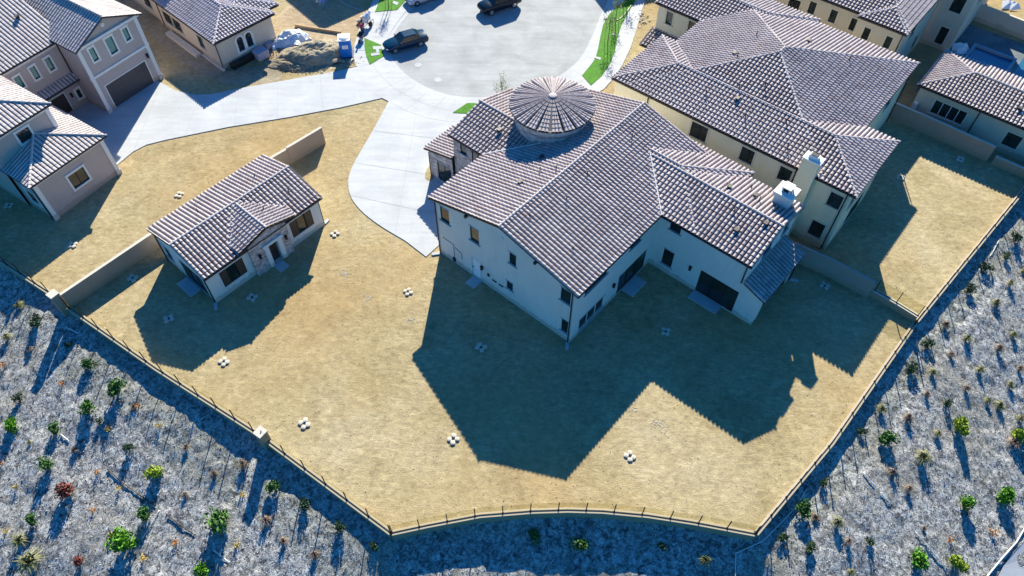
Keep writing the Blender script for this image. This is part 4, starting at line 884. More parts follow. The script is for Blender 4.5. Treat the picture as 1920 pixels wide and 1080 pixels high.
def plant(px, py, size, kind, label=None, cat=None, group=None, tall=1.):
    pr = proto_plant(kind, random.Random(px*7+py).randint(0, 2)); nm = pr[0]; loc = hit(px, py)
    if pr[4] is None:
        root = empty(nm, loc); f = pr[1].build('foliage', LEAF[kind], root, recalc=False)
        if pr[2]: pr[2].build('stem', M['bark'], root)
        pr[4] = root
    else: root = copy_tree(pr[4]); root.location = loc
    rr = random.Random(px*13+py*5); root.rotation_euler = (rr.uniform(-.1, .1), rr.uniform(-.1, .1), rr.uniform(0, 6.28)); s_ = size*1.28; root.scale = (s_, s_*rr.uniform(.85, 1.15), s_*tall*1.15)
    desc = {'green': 'mid green leafy shrub', 'bright': 'bright green rounded shrub', 'lime': 'yellow green rounded shrub', 'olive': 'olive grass clump', 'dark': 'dark green sparse shrub', 'red': 'dark red shrub', 'orange': 'small orange plant', 'yellow': 'small yellow plant', 'brown': 'dry brown grass clump'}[kind]
    c = cat or {'olive': 'grass clump', 'brown': 'grass clump', 'orange': 'flower', 'yellow': 'flower'}.get(kind, 'shrub')
    tag(root, label or '', c, group)
    return root, desc
def kq(x0, y0, k): return lambda x, y: (x0+x/k, y0+y/k)
a = kq(0, 460, 3.177); b2 = kq(0, 740, 3.177); c3 = kq(440, 740, 3.177); d4 = kq(960, 740, 3.177); e5 = kq(1360, 740, 3.177); f6 = kq(1440, 360, 2.7)
NAMED = [(*a(715,870), 1.15, 'green', 'below the fence left of centre, above the next green one'), (*a(525,990), 1.05, 'green', 'on the left slope under the one by the fence shadow'), (*a(540,720), .8, 'green', 'highest on the left slope near the wall shadow'),
  (*a(120,370), .95, 'olive', 'at the top left just outside the fence shade'), (*a(210,465), .9, 'dark', 'right beside the topmost clump of the left slope'), (*a(50,555), .9, 'olive', 'at the left edge, second from the top'), (*a(85,1060), .75, 'bright', 'at the left edge halfway down the slope'),
  (*b2(75,200), .8, 'bright', 'close to the left edge, upper of the bright ones'), (*b2(345,210), .75, 'green', 'beside the short white pipe on the left slope'), (*b2(290,430), .95, 'green', 'left of the dark red one'), (*b2(405,590), 1.1, 'red', 'biggest of the red shrubs on the left slope'),
  (*b2(920,480), .95, 'lime', 'just above the long dark pipe'), (*b2(875,720), .8, 'green', 'just under the long dark pipe'), (*b2(205,750), .75, 'green', 'lower left beside the tall straw clump'), (*b2(745,900), 1.55, 'bright', 'broad pale one near the bottom edge of the left slope'),
  (*b2(1300,775), 1.45, 'green', 'broadest one, left of the pillar shadow'), (*b2(200,1010), 2.0, 'olive', 'very large straw clump in the bottom left corner'), (*b2(130,880), 1.3, 'olive', 'above the very large clump in the bottom left corner'), (*b2(480,1000), .65, 'red', 'smaller red one near the bottom left edge'),
  (*b2(1215,1050), .85, 'bright', 'at the bottom edge left of the pillar shadow'), (*b2(1640,565), .85, 'green', 'first one in the fence shade right of the pillar'), (*c3(410,665), .8, 'dark', 'second one in the fence shade right of the pillar'), (*c3(635,800), .75, 'dark', 'nearly black one in shade above the bottom left corner'), (*c3(845,905), .55, 'dark', 'tiny dark one below the bottom left corner'),
  (*d4(135,850), .8, 'green', 'in deep shade left of centre below the curved fence'), (*d4(400,905), .95, 'green', 'in deep shade centre left below the curved fence'), (*d4(1150,990), 1.0, 'olive', 'in deep shade lowest of the three below the curved fence'), (*d4(900,910), .6, 'dark', 'barely visible in shade below the curved fence'),
  (*e5(1390,215), 1.15, 'lime', 'highest of the bright shrubs on the right slope'), (*e5(1420,655), .95, 'bright', 'in the long shadow of the upper lime shrub'), (*e5(1635,610), 1.2, 'bright', 'beside an orange plant at the right'), (*e5(1130,1005), 1.15, 'bright', 'left of the yellow green one at the bottom right'),
  (*e5(1375,1005), 1.05, 'lime', 'at the bottom edge near the pale kerb'), (*e5(1760,265), 1.3, 'lime', 'cut by the right picture edge'), (*e5(1170,385), 1.35, 'olive', 'spiky one in the middle of the right slope'), (*e5(965,285), 1.0, 'green', 'under the line of post shadows, right slope'),
  (*e5(460,690), 1.0, 'green', 'crossed by the white hose at the right corner'), (*e5(585,530), .6, 'dark', 'beside the fence shade on the right slope'), (*e5(330,860), .6, 'dark', 'tiny one in shade right of the yard corner'), (*e5(510,930), .7, 'dark', 'thin one below the hose crossing'), (*e5(660,770), 1.0, 'olive', 'right of the hose crossing'),
  (*e5(1620,75), 1.1, 'olive', 'pale one high on the right slope'), (*e5(1710,300), 1.2, 'brown', 'left of the shrub cut by the right edge'), (*e5(920,95), 1.0, 'olive', 'close under the fence shade upper right'), (*e5(1080,150), 1.0, 'brown', 'reddish dry one right of the post shadows'), (*e5(1260,240), .8, 'olive', 'thin one left of the upper lime shrub')]
for x, y, s_, kd, w in NAMED:
    if y > 1085 or x > 1935: continue
    o_, ds = plant(round(x), round(y), s_, kd); o_['label'] = ds+' '+w
SMALL = [(*b2(585,465),.5,'orange'),(*b2(15,410),.6,'orange'),(*b2(45,810),.5,'yellow'),(*b2(670,835),.55,'yellow'),(*b2(1050,885),.55,'orange'),(*b2(855,985),.6,'yellow'),(*b2(1410,900),.55,'yellow'),(*b2(555,695),.5,'orange'),(*b2(1455,600),.5,'yellow'),(*b2(105,545),.5,'yellow'),(*b2(715,560),.5,'yellow'),
  (*b2(830,70),.5,'orange'),(*a(375,830),.55,'orange'),(*a(30,720),.7,'orange'),(*a(185,625),.7,'brown'),(*e5(1335,870),.55,'orange'),(*e5(1590,830),.65,'orange'),(*b2(655,210),.5,'yellow'),(*b2(960,190),.5,'yellow')]
for x, y, s_, kd in SMALL: o_, ds = plant(round(x), round(y), s_, kd, group='small %s plants dotted on the slope' % kd); o_['label'] = {'orange': 'small orange leaved plant standing alone on the grey slope', 'yellow': 'small yellow flowered plant standing alone on the grey slope', 'brown': 'dry brown clump high on the left slope'}[kd]
DRY = [(*b2(775,310),.8,'dark'),(*b2(1115,320),.8,'brown'),(*b2(1285,480),.9,'brown'),(*b2(1455,430),1.0,'brown'),(*b2(1110,600),.7,'brown'),(*b2(1590,760),1.0,'brown'),(*b2(1690,880),.9,'brown'),(*b2(450,340),.8,'brown'),(*b2(180,290),.6,'olive'),(*b2(120,30),.8,'dark'),(*c3(480,960),.9,'brown'),
  (*e5(990,470),1.0,'brown'),(*e5(1090,570),.9,'brown'),(*e5(850,880),.6,'dark'),(*e5(740,1060),.7,'olive'),(*e5(1320,70),.8,'dark'),(*e5(730,880),.8,'brown'),(*e5(1180,800),.6,'brown'),(*e5(810,220),.7,'dark'),(*e5(1750,150),.9,'olive'),(*e5(530,740),.9,'brown'),
  (*f6(1010,500),1.0,'dark'),(*f6(1100,400),1.0,'dark'),(*f6(1220,470),1.0,'olive'),(*f6(1150,570),1.1,'olive'),(*f6(1240,240),1.0,'dark'),(*f6(1290,410),.9,'olive'),(*f6(890,680),1.1,'brown'),(*f6(1000,750),1.1,'olive'),(*f6(1160,800),1.1,'brown'),(*f6(1240,730),.9,'olive'),(*f6(790,780),.9,'dark'),(*f6(720,900),1.0,'dark'),(*f6(830,920),1.0,'olive'),(*f6(920,830),.8,'brown'),(*f6(1070,910),1.0,'olive'),(*f6(1270,900),.9,'brown'),(*f6(1220,980),.9,'olive'),(*f6(1000,1000),.8,'brown'),(*f6(1110,1060),.9,'olive'),(*f6(800,1030),.8,'brown'),(*f6(1200,340),.8,'dark'),
  (*a(420,600),.6,'dark'),(*a(800,970),.6,'brown'),(*a(600,1050),.5,'dark')]
for x, y, s_, kd in DRY:
    o_, ds = plant(round(x), round(y), s_*.85, kd, group='%s clumps scattered over the hillside' % {'dark': 'dark shrubby', 'brown': 'dry brown', 'olive': 'olive grass'}[kd])
    o_['label'] = {'dark': 'low dark shrub among pale litter on the hillside', 'brown': 'dry brown clump among pale litter on the hillside', 'olive': 'loose olive grass tuft among pale litter on the hillside'}[kd]

# ground litter on the slope and clods in the yard
def litter(name, n, region, mt, size, kind_label, zf, seed=1):
    r = random.Random(seed); g = MB(); k = 0
    while k < n:
        x = r.uniform(*region[0]); y = r.uniform(*region[1]); z = zf(x, y)
        if z is None: continue
        s_ = size*r.uniform(.4, 1.5); p = Vector((x, y, z+s_*.25)); a_ = Vector((r.gauss(0, 1), r.gauss(0, 1), r.gauss(0, .5))).normalized(); b_ = a_.cross(Vector((r.gauss(0, .4), r.gauss(0, .4), 1))).normalized()
        g.face([p-a_*s_, p+b_*s_*.6, p+a_*s_, p-b_*s_*.6]); k += 1
    o = g.build(name, mt, recalc=False); tag(o, kind_label, 'ground cover', kind='stuff')
def zs_slope_batch(n, reg, seed):
    r = np.random.default_rng(seed); x = r.uniform(*reg[0], n*3); y = r.uniform(*reg[1], n*3); d, _ = path_dist(x, y); z = terrain(x, y, True); k = d > .25; return x[k][:n], y[k][:n], z[k][:n]
def slope_litter(n, size, mt, label, seed, reg):
    x, y, z = zs_slope_batch(n, reg, seed); r = random.Random(seed); g = MB()
    for X_, Y_, Z_ in zip(x, y, z):
        s_ = size*r.uniform(.4, 1.6); p = Vector((X_, Y_, Z_+s_*.3)); a_ = Vector((r.gauss(0, 1), r.gauss(0, 1), r.gauss(0, .6))).normalized(); b_ = a_.cross(Vector((r.gauss(0, .5), r.gauss(0, .5), 1))).normalized()
        g.face([p-a_*s_, p+b_*s_*.55, p+a_*s_, p-b_*s_*.55])
    tag(g.build('ground_litter', mt, recalc=False), label, 'ground cover', kind='stuff')
REG_L = ((-45, 0), (8, 42)); REG_R = ((8, 52), (8, 50))
slope_litter(15000, .038, mat('pale_litter', .8, (.45,.46,.46))[0], 'pale dead leaves littering the left hillside', 3, REG_L)
slope_litter(12000, .05, mat('dark_litter', .9, (.09,.085,.09))[0], 'dark dead leaves littering the left hillside', 4, REG_L)
slope_litter(15000, .038, mat('pale_litter', .8, (.48,.49,.48))[0], 'pale dead leaves littering the right hillside', 5, REG_R)
slope_litter(12000, .05, mat('dark_litter', .9, (.09,.085,.08))[0], 'dark dead leaves littering the right hillside', 6, REG_R)

# white irrigation pipes on the slopes
def slope_pipe(name, L, r, mt, label):
    pts = []
    for (x0, y0), (x1, y1) in zip(L, L[1:]):
        for i in range(6): pts.append(hit(x0+(x1-x0)*i/6, y0+(y1-y0)*i/6)+Vector((0, 0, r+.05)))
    pts.append(hit(*L[-1])+Vector((0, 0, r+.05))); O = pts[0].copy(); g = MB(); g.tube([p-O for p in pts], r, 6); o = g.build(name, mt, smooth=True); o.location = O; tag(o, label, 'pipe')
slope_pipe('irrigation_pipe', [(1378,1090),(1379,1037),(1384,1036),(1430,1015),(1460,985),(1490,953),(1512,918)], .03, M['pipe'], 'thin white hose curving round the bottom right yard corner')
slope_pipe('irrigation_pipe', [b2(640,445), b2(720,515), b2(820,590), b2(930,665)], .04, M['dark_metal'], 'long dark pipe on the left slope, upper piece')
slope_pipe('irrigation_pipe', [b2(1000,720), b2(1080,780), b2(1165,840)], .035, M['dark_metal'], 'dark pipe on the left slope, lower piece')
slope_pipe('irrigation_pipe', [b2(950,690), b2(900,780), b2(850,860)], .022, M['pipe'], 'thin pale pipe running down between two dark pieces')
slope_pipe('irrigation_pipe', [b2(365,238), b2(415,280)], .035, M['pipe'], 'very short white pipe on the left slope')
slope_pipe('irrigation_pipe', [b2(1270,925), b2(1320,965), b2(1360,995)], .035, M['pipe'], 'short white pipe beside the pillar shadow')
slope_pipe('irrigation_pipe', [e5(820,465), e5(885,545)], .035, M['pipe'], 'short white pipe on the right slope, upper piece')
slope_pipe('irrigation_pipe', [e5(920,585), e5(985,655)], .035, M['pipe'], 'short white pipe on the right slope, second piece')
slope_pipe('irrigation_pipe', [e5(1130,820), e5(1250,960), e5(1330,1050)], .03, M['pipe'], 'long thin white pipe on the lower right slope')
slope_pipe('irrigation_pipe', [(1925,983), (1905,1017), (1880,1045), (1855,1075), (1840,1095)], .05, M['pipe'], 'white pipe edging the pale road in the bottom right corner')
slope_pipe('irrigation_pipe', [(125,615), (140,622), (148,627)], .045, M['pipe'], 'white pipe end at the edge of the tall pillar shadow')
slope_pipe('irrigation_pipe', [f6(1165,250), f6(1140,300), f6(1120,330)], .03, M['pipe'], 'bent white pipe high on the right slope')
# pale road corner bottom right
RP = [(1860,1100),(1880,1062),(1900,1035),(1935,1000),(1990,960),(2050,1000),(2000,1150),(1900,1180)]
g = MB(); g.face([hit(x, y)+Vector((0, 0, .12)) for x, y in RP]); g.build('service_road', M['concrete']).__setitem__('kind', 'structure')
# yard clods
def yz(x, y):
    return .0
r_ = random.Random(9); g = MB()
for i in range(5000):
    x, y = r_.uniform(-34, 40), r_.uniform(17.5, 62); d, _ = path_dist(np.array([x]), np.array([y]))
    if d[0] > -.4: continue
    s_ = r_.uniform(.012, .04); g.blob((x, y, s_*.4), s_*r_.uniform(.8, 1.5), s_, s_*.8, .25, 5, 3, r_.uniform(0, 3))
tag(g.build('dirt_clods', M['dirt'], recalc=False), 'small dry clods scattered over the yards', 'dirt', kind='stuff')
# light gravel streak patches
for cx, cy, rr, nn, sd_ in ((647,513,.55,90,1),(1190,770,.5,60,2),(1235,795,.9,110,3),(770,600,.4,50,4),(690,560,.5,40,6)):
    r_ = random.Random(sd_); g = MB(); c = at(cx, cy)
    for i in range(nn):
        a_ = r_.uniform(0, 6.28); q = abs(r_.gauss(0, .6))*rr; s_ = r_.uniform(.015, .04); g.blob((q*math.cos(a_), q*math.sin(a_), s_*.4), s_*1.4, s_, s_*.7, .2, 5, 3, r_.uniform(0, 3))
    o = g.build('gravel_spill', M['bag'], recalc=False); o.location = c; tag(o, 'pale scatter of gravel spilt on the yard', 'gravel', kind='stuff')

# ================================================================== trees
def tree(loc, h, cr, label, seed, n=420, stake=True, kind='green', name='young_tree'):
    random.seed(seed); root = empty(name, loc, 0, label=label, cat='tree'); g = MB()
    g.tube([(0, 0, -.05), (.03, 0, h*.35), (-.02, .02, h*.7), (0, 0, h*.93)], .05, 8, .015)
    L_ = MB(); tips = []
    for i in range(11):
        a_ = random.uniform(0, 6.28); z0 = h*random.uniform(.45, .8); q = cr*random.uniform(.5, 1); e_ = Vector((math.cos(a_)*q, math.sin(a_)*q, z0+h*random.uniform(.12, .28))); tips.append(e_); g.tube([(0, 0, z0), e_*.5+Vector((0, 0, z0*.5+.05)), e_], .018, 5, .006)
    tips.append(Vector((0, 0, h)))
    for i in range(n):
        t_ = random.choice(tips); p = t_*random.uniform(.6, 1)+Vector((0, 0, t_.z*random.uniform(0, .12))) + Vector((random.gauss(0, .16), random.gauss(0, .16), random.gauss(0, .16)))*cr
        if p.z < h*.4: p.z = h*.45
        a_ = Vector((random.gauss(0, 1), random.gauss(0, 1), random.gauss(0, 1))).normalized(); b_ = a_.cross(Vector((random.gauss(0, 1), random.gauss(0, 1), random.gauss(0, 1)))).normalized(); l = .065*random.uniform(.6, 1.3); L_.face([p-a_*l, p+b_*l*.5, p+a_*l, p-b_*l*.5])
    g.build('trunk', M['bark'], root, smooth=True); L_.build('crown', LEAF[kind], root, recalc=False)
    if stake:
        s_ = MB(); s_.tube([(.35, 0, 0), (.35, 0, h*.6)], .025, 6); s_.tube([(-.35, 0, 0), (-.35, 0, h*.6)], .025, 6); s_.build('stake', M['wood'], root)
pale = LEAF['pale'] = mk_leaf('pale_green_leaf', (.12,.20,.07), (.24,.34,.13))
tree(at(729, 14, LZ), 3.2, .75, 'staked young tree on the lawn between the cement mixer and the silver car', 1, kind='dark')
tree(at(1139.6, 79, LZ), 3.3, .8, 'young tree on the right verge, nearer to the big roofs', 2, kind='pale'); tree(at(1154, 38, LZ), 3.3, .9, 'young tree on the right verge, second from the bottom', 3, kind='pale'); tree(at(1175, 2, LZ), 3.2, .8, 'young tree on the right verge at the top edge', 4, kind='pale')
tree(at(941, 205, LZ), 3.6, .85, 'young tree peeping over the turreted house roof', 5, kind='pale')

# ================================================================== vehicles
def glossy(name, col): 
    m, t, b = mat(name, .2, col, .0, .2); b.inputs['Coat Weight'].default_value = .15; b.inputs['Coat Roughness'].default_value = .05; return m
M['chrome'] = mat('bright_metal', .25, (.7,.7,.72), .9)[0]; M['tyre'] = mat('tyre_rubber', .9, (.02,.02,.02))[0]; M['lens'] = mat('lamp_lens', .1, (.8,.82,.85))[0]; M['redlens'] = mat('tail_lens', .2, (.35,.01,.01))[0]
def car(name, loc, ang, L, W_, Hh, paint, label, style='sedan'):
    root = empty(name, loc, ang, label=label, cat='car', group=None)
    # +x is the nose
    if style == 'sedan': prof = [(-L/2, .45, .78, .80), (-L/2+.12, .30, .96, .90), (-L*.36, .22, 1.0, .97), (-L*.1, .2, .95, 1), (L*.16, .2, .93, 1), (L*.28, .22, .88, .98), (L*.42, .24, .78, .93), (L/2-.08, .30, .66, .82), (L/2, .40, .56, .70)]
    else: prof = [(-L/2, .5, .95, .86), (-L/2+.1, .38, 1.12, .93), (-L*.3, .3, 1.14, 1), (0, .28, 1.13, 1), (L*.2, .28, 1.12, 1), (L*.3, .3, 1.08, .99), (L*.44, .34, 1.0, .93), (L/2-.06, .42, .86, .86), (L/2, .5, .72, .78)]
    g = MB(); n0 = 0; hw = W_/2
    for x, zb, zt, ws in prof:
        w = hw*ws
        for yy, zz in ((-w*.9, zb), (-w, zb+.12), (-w*1.0, zb+(zt-zb)*.65), (-w*.93, zt-.05), (-w*.8, zt), (0, zt+.03), (w*.8, zt), (w*.93, zt-.05), (w, zb+(zt-zb)*.65), (w, zb+.12), (w*.9, zb)): g.v.append((x, yy, zz))
    k = 11
    for i in range(len(prof)-1):
        for j in range(k): j2 = (j+1) % k; g.f.append((i*k+j, i*k+j2, (i+1)*k+j2, (i+1)*k+j))
    g.f.append(tuple(range(k))); g.f.append(tuple((len(prof)-1)*k+j for j in range(k))[::-1]); body = g.build('body', paint, root, smooth=True)
    e = body.modifiers.new('edge', 'EDGE_SPLIT'); e.split_angle = rad(38)
    # greenhouse
    zb = .92 if style == 'sedan' else 1.1; zt = Hh-.03
    if style == 'sedan': xb0, xb1, xt0, xt1 = -L*.36, L*.2, -L*.22, L*.06
    else: xb0, xb1, xt0, xt1 = -L*.47, L*.24, -L*.42, L*.12
    def ring(x0, x1, w, z): return [(x0, -w, z), (x1, -w, z), (x1, w, z), (x0, w, z)]
    g = MB(); A = ring(xb0, xb1, hw*.86, zb)+ring(xt0, xt1, hw*.68, zt); g.v = A; g.f = [(0,1,5,4),(1,2,6,5),(2,3,7,6),(3,0,4,7)]; g.build('windows', M['car_glass'], root)
    g = MB(); g.v = ring(xt0-.06, xt1+.06, hw*.70, zt-.02)+ring(xt0+.08, xt1-.08, hw*.58, zt+.05); g.f = [(0,1,5,4),(1,2,6,5),(2,3,7,6),(3,0,4,7),(4,5,6,7)]
    for sy in (-1, 1):
        for a_, b_ in (((xb0, zb), (xt0, zt)), ((xb1, zb), (xt1, zt)), (((xb0+xb1)/2-.15, zb), ((xt0+xt1)/2-.1, zt))):
            g.tube([(a_[0], sy*hw*.87, a_[1]), (b_[0], sy*hw*.69, b_[1])], .035, 5)
    g.build('roof', paint, root)
    if style != 'sedan':
        g = MB()
        for sy in (-1, 1): g.tube([(xt0+.1, sy*hw*.55, zt+.05), (xt0+.15, sy*hw*.55, zt+.12), (xt1-.2, sy*hw*.55, zt+.12), (xt1-.1, sy*hw*.55, zt+.05)], .02, 5)
        g.build('roof_rack', M['dark_metal'], root)
    wr = .33 if style == 'sedan' else .38; wx = (-L*.29, L*.31)
    for x in wx:
        for sy in (-1, 1):
            g = MB(); g.cyl((x, sy*(hw-.2), wr), (x, sy*(hw+.015), wr), wr, 22); wh = g.build('wheel', M['tyre'], root)
            g = MB(); g.cyl((x, sy*(hw+.0), wr), (x, sy*(hw+.025), wr), wr*.62, 16); g.build('rim', M['chrome'], wh)
    zl = prof[-2][1]+.22
    for sy in (-1, 1):
        g = MB(); g.blob((L/2-.16, sy*hw*.66, zl+.06), .16, .2, .08, 0, 8, 5); g.build('headlight', M['lens'], root)
        g = MB(); g.blob((-L/2+.06, sy*hw*.72, prof[0][2]-.06), .08, .17, .09, 0, 8, 5); g.build('tail_light', M['redlens'], root)
        g = MB(); g.blob((L*.17, sy*(hw+.07), zb+.08), .07, .1, .07, 0, 8, 5); g.build('mirror', paint, root)
    g = MB(); g.box(L/2-.03, L/2+.02, -hw*.4, hw*.4, prof[-1][1]+.02, prof[-1][2]-.02); g.build('grille', M['dark_metal'], root)
    g = MB(); g.box(-L/2-.015, -L/2+.02, -.26, .26, prof[0][1]+.1, prof[0][1]+.24); g.build('number_plate', M['lens'], root)
    return root
car('parked_car', at(761, 87, .02)+Vector((0, .15, 0)), rad(206), 4.75, 1.8, 1.43, glossy('navy_black_paint', (.003,.028,.065)), 'dark navy sedan parked facing the triangular lawn')
car('parked_car', at(938, 18, .02)+Vector((-.1, .35, 0)), rad(211), 4.9, 1.9, 1.8, glossy('black_paint', (.003,.012,.026)), 'black sport utility with roof rack at the top centre', 'suv')
car('parked_car', at(796, 4, .02)+Vector((0, .7, 0)), rad(213), 4.7, 1.82, 1.5, glossy('silver_paint', (.42,.46,.52)), 'silver grey car cut off by the top edge')

# ================================================================== building site things
o_ = empty('portable_toilet', at(651, 103), rad(8), label='blue portable toilet with white roof beside the soil heap', cat='toilet')
g = MB(); g.box(-.56, .56, -.56, .56, .1, 2.05)
for x in (-.5, -.25, 0, .25, .5): g.box(x-.03, x+.03, -.58, .58, .2, 1.95)
for y in (-.5, -.25, .25, .5): g.box(-.58, .58, y-.03, y+.03, .2, 1.95)
g.build('cabin', mat('blue_plastic', .5, (.0,.17,.62))[0], o_)
g = MB(); g.box(-.62, .62, -.62, .62, 2.05, 2.16); g.blob((0, 0, 2.15), .58, .58, .2, 0, 20, 8, flat=0); g.build('roof', mat('white_plastic', .45, (.85,.85,.83))[0], o_)
g = MB(); g.box(-.45, .45, -.605, -.585, .2, 1.9); d_ = g.build('door', mat('blue_door_plastic', .4, (.0,.15,.55))[0], o_)
g = MB(); g.box(-.3, .3, -.622, -.608, 1.15, 1.55); g.build('notice', M['door_white'], d_)
g = MB()
for i in range(3): g.box(-.24, .24, -.628, -.6225, 1.22+i*.1, 1.25+i*.1)
g.build('notice_lines', mat('red_ink', .6, (.55,.08,.08))[0], d_)
g = MB(); g.box(-.62, .62, -.62, .62, .0, .1); g.build('base', M['dark_metal'], o_)

def heap(name, px, py, rx, ry, h, mt, label, seed, cat, rot=0., jag=.35, kind=None):
    n = 46; r0 = np.random.default_rng(seed); ox, oy = r0.uniform(0, 90, 2); mb = MB(); c = at(px, py)
    for j in range(n):
        for i in range(n):
            x = (i/(n-1)*2-1); y = (j/(n-1)*2-1); q = x*x+y*y; 
            nz = float(vnoise(np.array([x*2.5+ox]), np.array([y*2.5+oy]))[0]); n2_ = float(vnoise(np.array([x*8+ox]), np.array([y*8+oy]))[0]); n3_ = float(vnoise(np.array([x*19+ox]), np.array([y*19+oy]))[0])
            z = h*max(0, 1-q*(1+jag*(nz-.5)*3))**.8*(.55+.8*nz)+(.22*n2_+.34*n3_-.28)*(h*.6)*max(0, min(1, (1.1-q)*2)); 
            X_, Y_ = x*rx, y*ry; mb.v.append((X_*math.cos(rot)-Y_*math.sin(rot), X_*math.sin(rot)+Y_*math.cos(rot), z-.06))
    mb.f = [(j*n+i, j*n+i+1, (j+1)*n+i+1, (j+1)*n+i) for j in range(n-1) for i in range(n-1)]
    o = mb.build(name, mt, smooth=True); o.location = c; tag(o, label, cat, kind=kind); return o
heap('soil_heap', 592, 104, 4.0, 2.2, 1.35, M['soil'], 'tall brown heap of loose soil beside the portable toilet', 3, 'soil heap', rot=.3)
heap('soil_heap', 545, 122, 2.6, 1.1, .55, M['soil'], 'low spill of loose soil left of the tall heap', 8, 'soil heap', rot=-.2)
m, t, b = mat('plastic_sheet', .25, (.55,.60,.68), spec=.8); heap('covered_pile', 545, 77, 2.1, 1.5, 1.1, m, 'pile covered with crumpled clear plastic sheeting', 12, 'covered pile', rot=.4, jag=.6)
r_ = random.Random(15); g = MB()
for i in range(420):
    a_ = r_.uniform(0, 6.28); q = r_.uniform(0, 1)**.6; x = math.cos(a_)*q*3.6; y = math.sin(a_)*q*1.9; s_ = r_.uniform(.05, .16); g.blob((x, y, 1.25*(1-q*q)*.8+s_*.2), s_, s_*.8, s_*.7, .35, 6, 4, r_.uniform(0, 3))
o = g.build('soil_clods', M['soil'], recalc=False); o.location = at(592, 104); o.rotation_euler.z = .3; tag(o, 'lumps of earth strewn over the tall soil heap', 'rubble', kind='stuff')
r_ = random.Random(5); g = MB()
for i in range(500):
    a_ = r_.uniform(0, 6.28); q = r_.uniform(.5, 1.15); x = math.cos(a_)*q*4.6; y = math.sin(a_)*q*2.4-.3; s_ = r_.uniform(.03, .11); g.blob((x, y, s_*.4), s_, s_*.8, s_*.7, .3, 6, 4, r_.uniform(0, 3))
o = g.build('stone_rubble', M['soil'], recalc=False); o.location = at(590, 108); tag(o, 'rubble scattered around the foot of the soil heap', 'rubble', kind='stuff')
# timber boards
def board(p0, p1, w, h, mt, label, name='timber_board'):
    A = at(*p0); B = at(*p1); d_ = B-A; g = MB(); g.box(0, d_.length, -w/2, w/2, .02, .02+h); o = g.build(name, mt); o.location = A; o.rotation_euler.z = math.atan2(d_.y, d_.x); tag(o, label, 'board')
board((554, 49), (600, 57), .15, .25, M['wood'], 'left length of timber edging above the soil heap'); board((600.5, 57), (640, 63), .15, .25, M['wood'], 'right length of timber edging reaching the portable toilet')
board((655, 127), (670, 125), .1, .08, M['wood'], 'short plank in front of the portable toilet'); board((655, 118), (662, 112), .2, .15, M['bag'], 'pale plank end propped beside the toilet shadow')
# pallets of brick by the peach house
def stack(px, py, a_, b_, h, mt, rot, label, cov=None):
    o_ = empty('brick_stack', at(px, py), rot, label=label, cat='brick stack', group='material stacks by the peach house'); g = MB()
    nx, ny, nz = 4, 3, max(2, int(h/.2))
    for i in range(nx):
        for j in range(ny):
            for k in range(nz): g.box(-a_/2+a_*i/nx+.01, -a_/2+a_*(i+1)/nx-.01, -b_/2+b_*j/ny+.01, -b_/2+b_*(j+1)/ny-.01, .12+k*(h-.12)/nz+.005, .12+(k+1)*(h-.12)/nz)
    g.build('bricks', mt, o_); g = MB()
    for y in (-.4, 0, .4): g.box(-a_/2, a_/2, y*b_-.05, y*b_+.05, 0, .12)
    g.build('pallet', M['wood'], o_)
mv = mat('mauve_block', .8, (.42,.38,.46))[0]
stack(492, 108, 1.3, 1.1, .95, mv, rad(45), 'large mauve stack on a pallet against the peach house'); stack(506, 90, .8, .6, .6, mv, rad(40), 'smaller mauve stack just above the large one')
g = MB(); g.blob((0, 0, .12), .3, .22, .16, .2, 10, 6); o = g.build('cement_bag', M['bag']); o.location = at(500, 99); tag(o, 'white cement bag on the ground between the mauve stacks', 'bag')
g = MB(); g.box(-1.3, 1.3, -.3, .3, 0, .45); g.box(-1.35, 1.35, -.34, .34, .45, .5); o = g.build('dark_trough', M['dark_metal']); o.location = at(456, 119)+Vector((0, 0, .01)); o.rotation_euler.z = rad(47); tag(o, 'long black trough standing below the arched windows', 'trough')
# cement mixer
o_ = empty('cement_mixer', at(690, 45, .07), rad(60), label='white towable cement mixer on the pavement', cat='mixer')
wp = mat('white_machine_paint', .4, (.75,.75,.75))[0]
g = MB(); g.tube([(-.5, 0, .75), (-.25, 0, .85), (.2, 0, 1.05), (.5, 0, 1.2)], .3, 14, .2); g.tube([(-.3, 0, .83), (.1, 0, 1.0)], .42, 14); g.build('drum', wp, o_)
g = MB(); g.tube([(-.6, .35, .4), (.6, .35, .4)], .04, 6); g.tube([(-.6, -.35, .4), (.6, -.35, .4)], .04, 6); g.tube([(-.6, 0, .4), (-1.7, 0, .45)], .05, 6); g.tube([(.55, .35, 0), (.55, .35, .45)], .03, 6); g.tube([(.55, -.35, 0), (.55, -.35, .45)], .03, 6); g.tube([(0, -.4, .4), (0, -.4, .95)], .04, 6); g.tube([(0, .4, .4), (0, .4, .95)], .04, 6); g.build('frame', M['dark_metal'], o_)
for sy in (-1, 1): g = MB(); g.cyl((-.2, sy*.45, .28), (-.2, sy*.6, .28), .28, 16); g.build('wheel', M['tyre'], o_)
g = MB(); g.box(-.55, -.15, -.25, .25, .42, .62); g.build('engine', wp, o_)
g = MB(); g.blob((0, 0, .16), .33, .24, .17, .15, 10, 6); o = g.build('cement_bag', M['bag']); o.location = at(674, 42, .07); tag(o, 'white cement bag at the pavement edge beside the mixer', 'bag')
g = MB(); g.tube([(0, 0, 0), (0, 0, .38)], .16, 14, .18); o = g.build('bucket', M['bag']); o.location = at(679, 36, .07); tag(o, 'pale bucket standing left of the cement mixer', 'bucket')
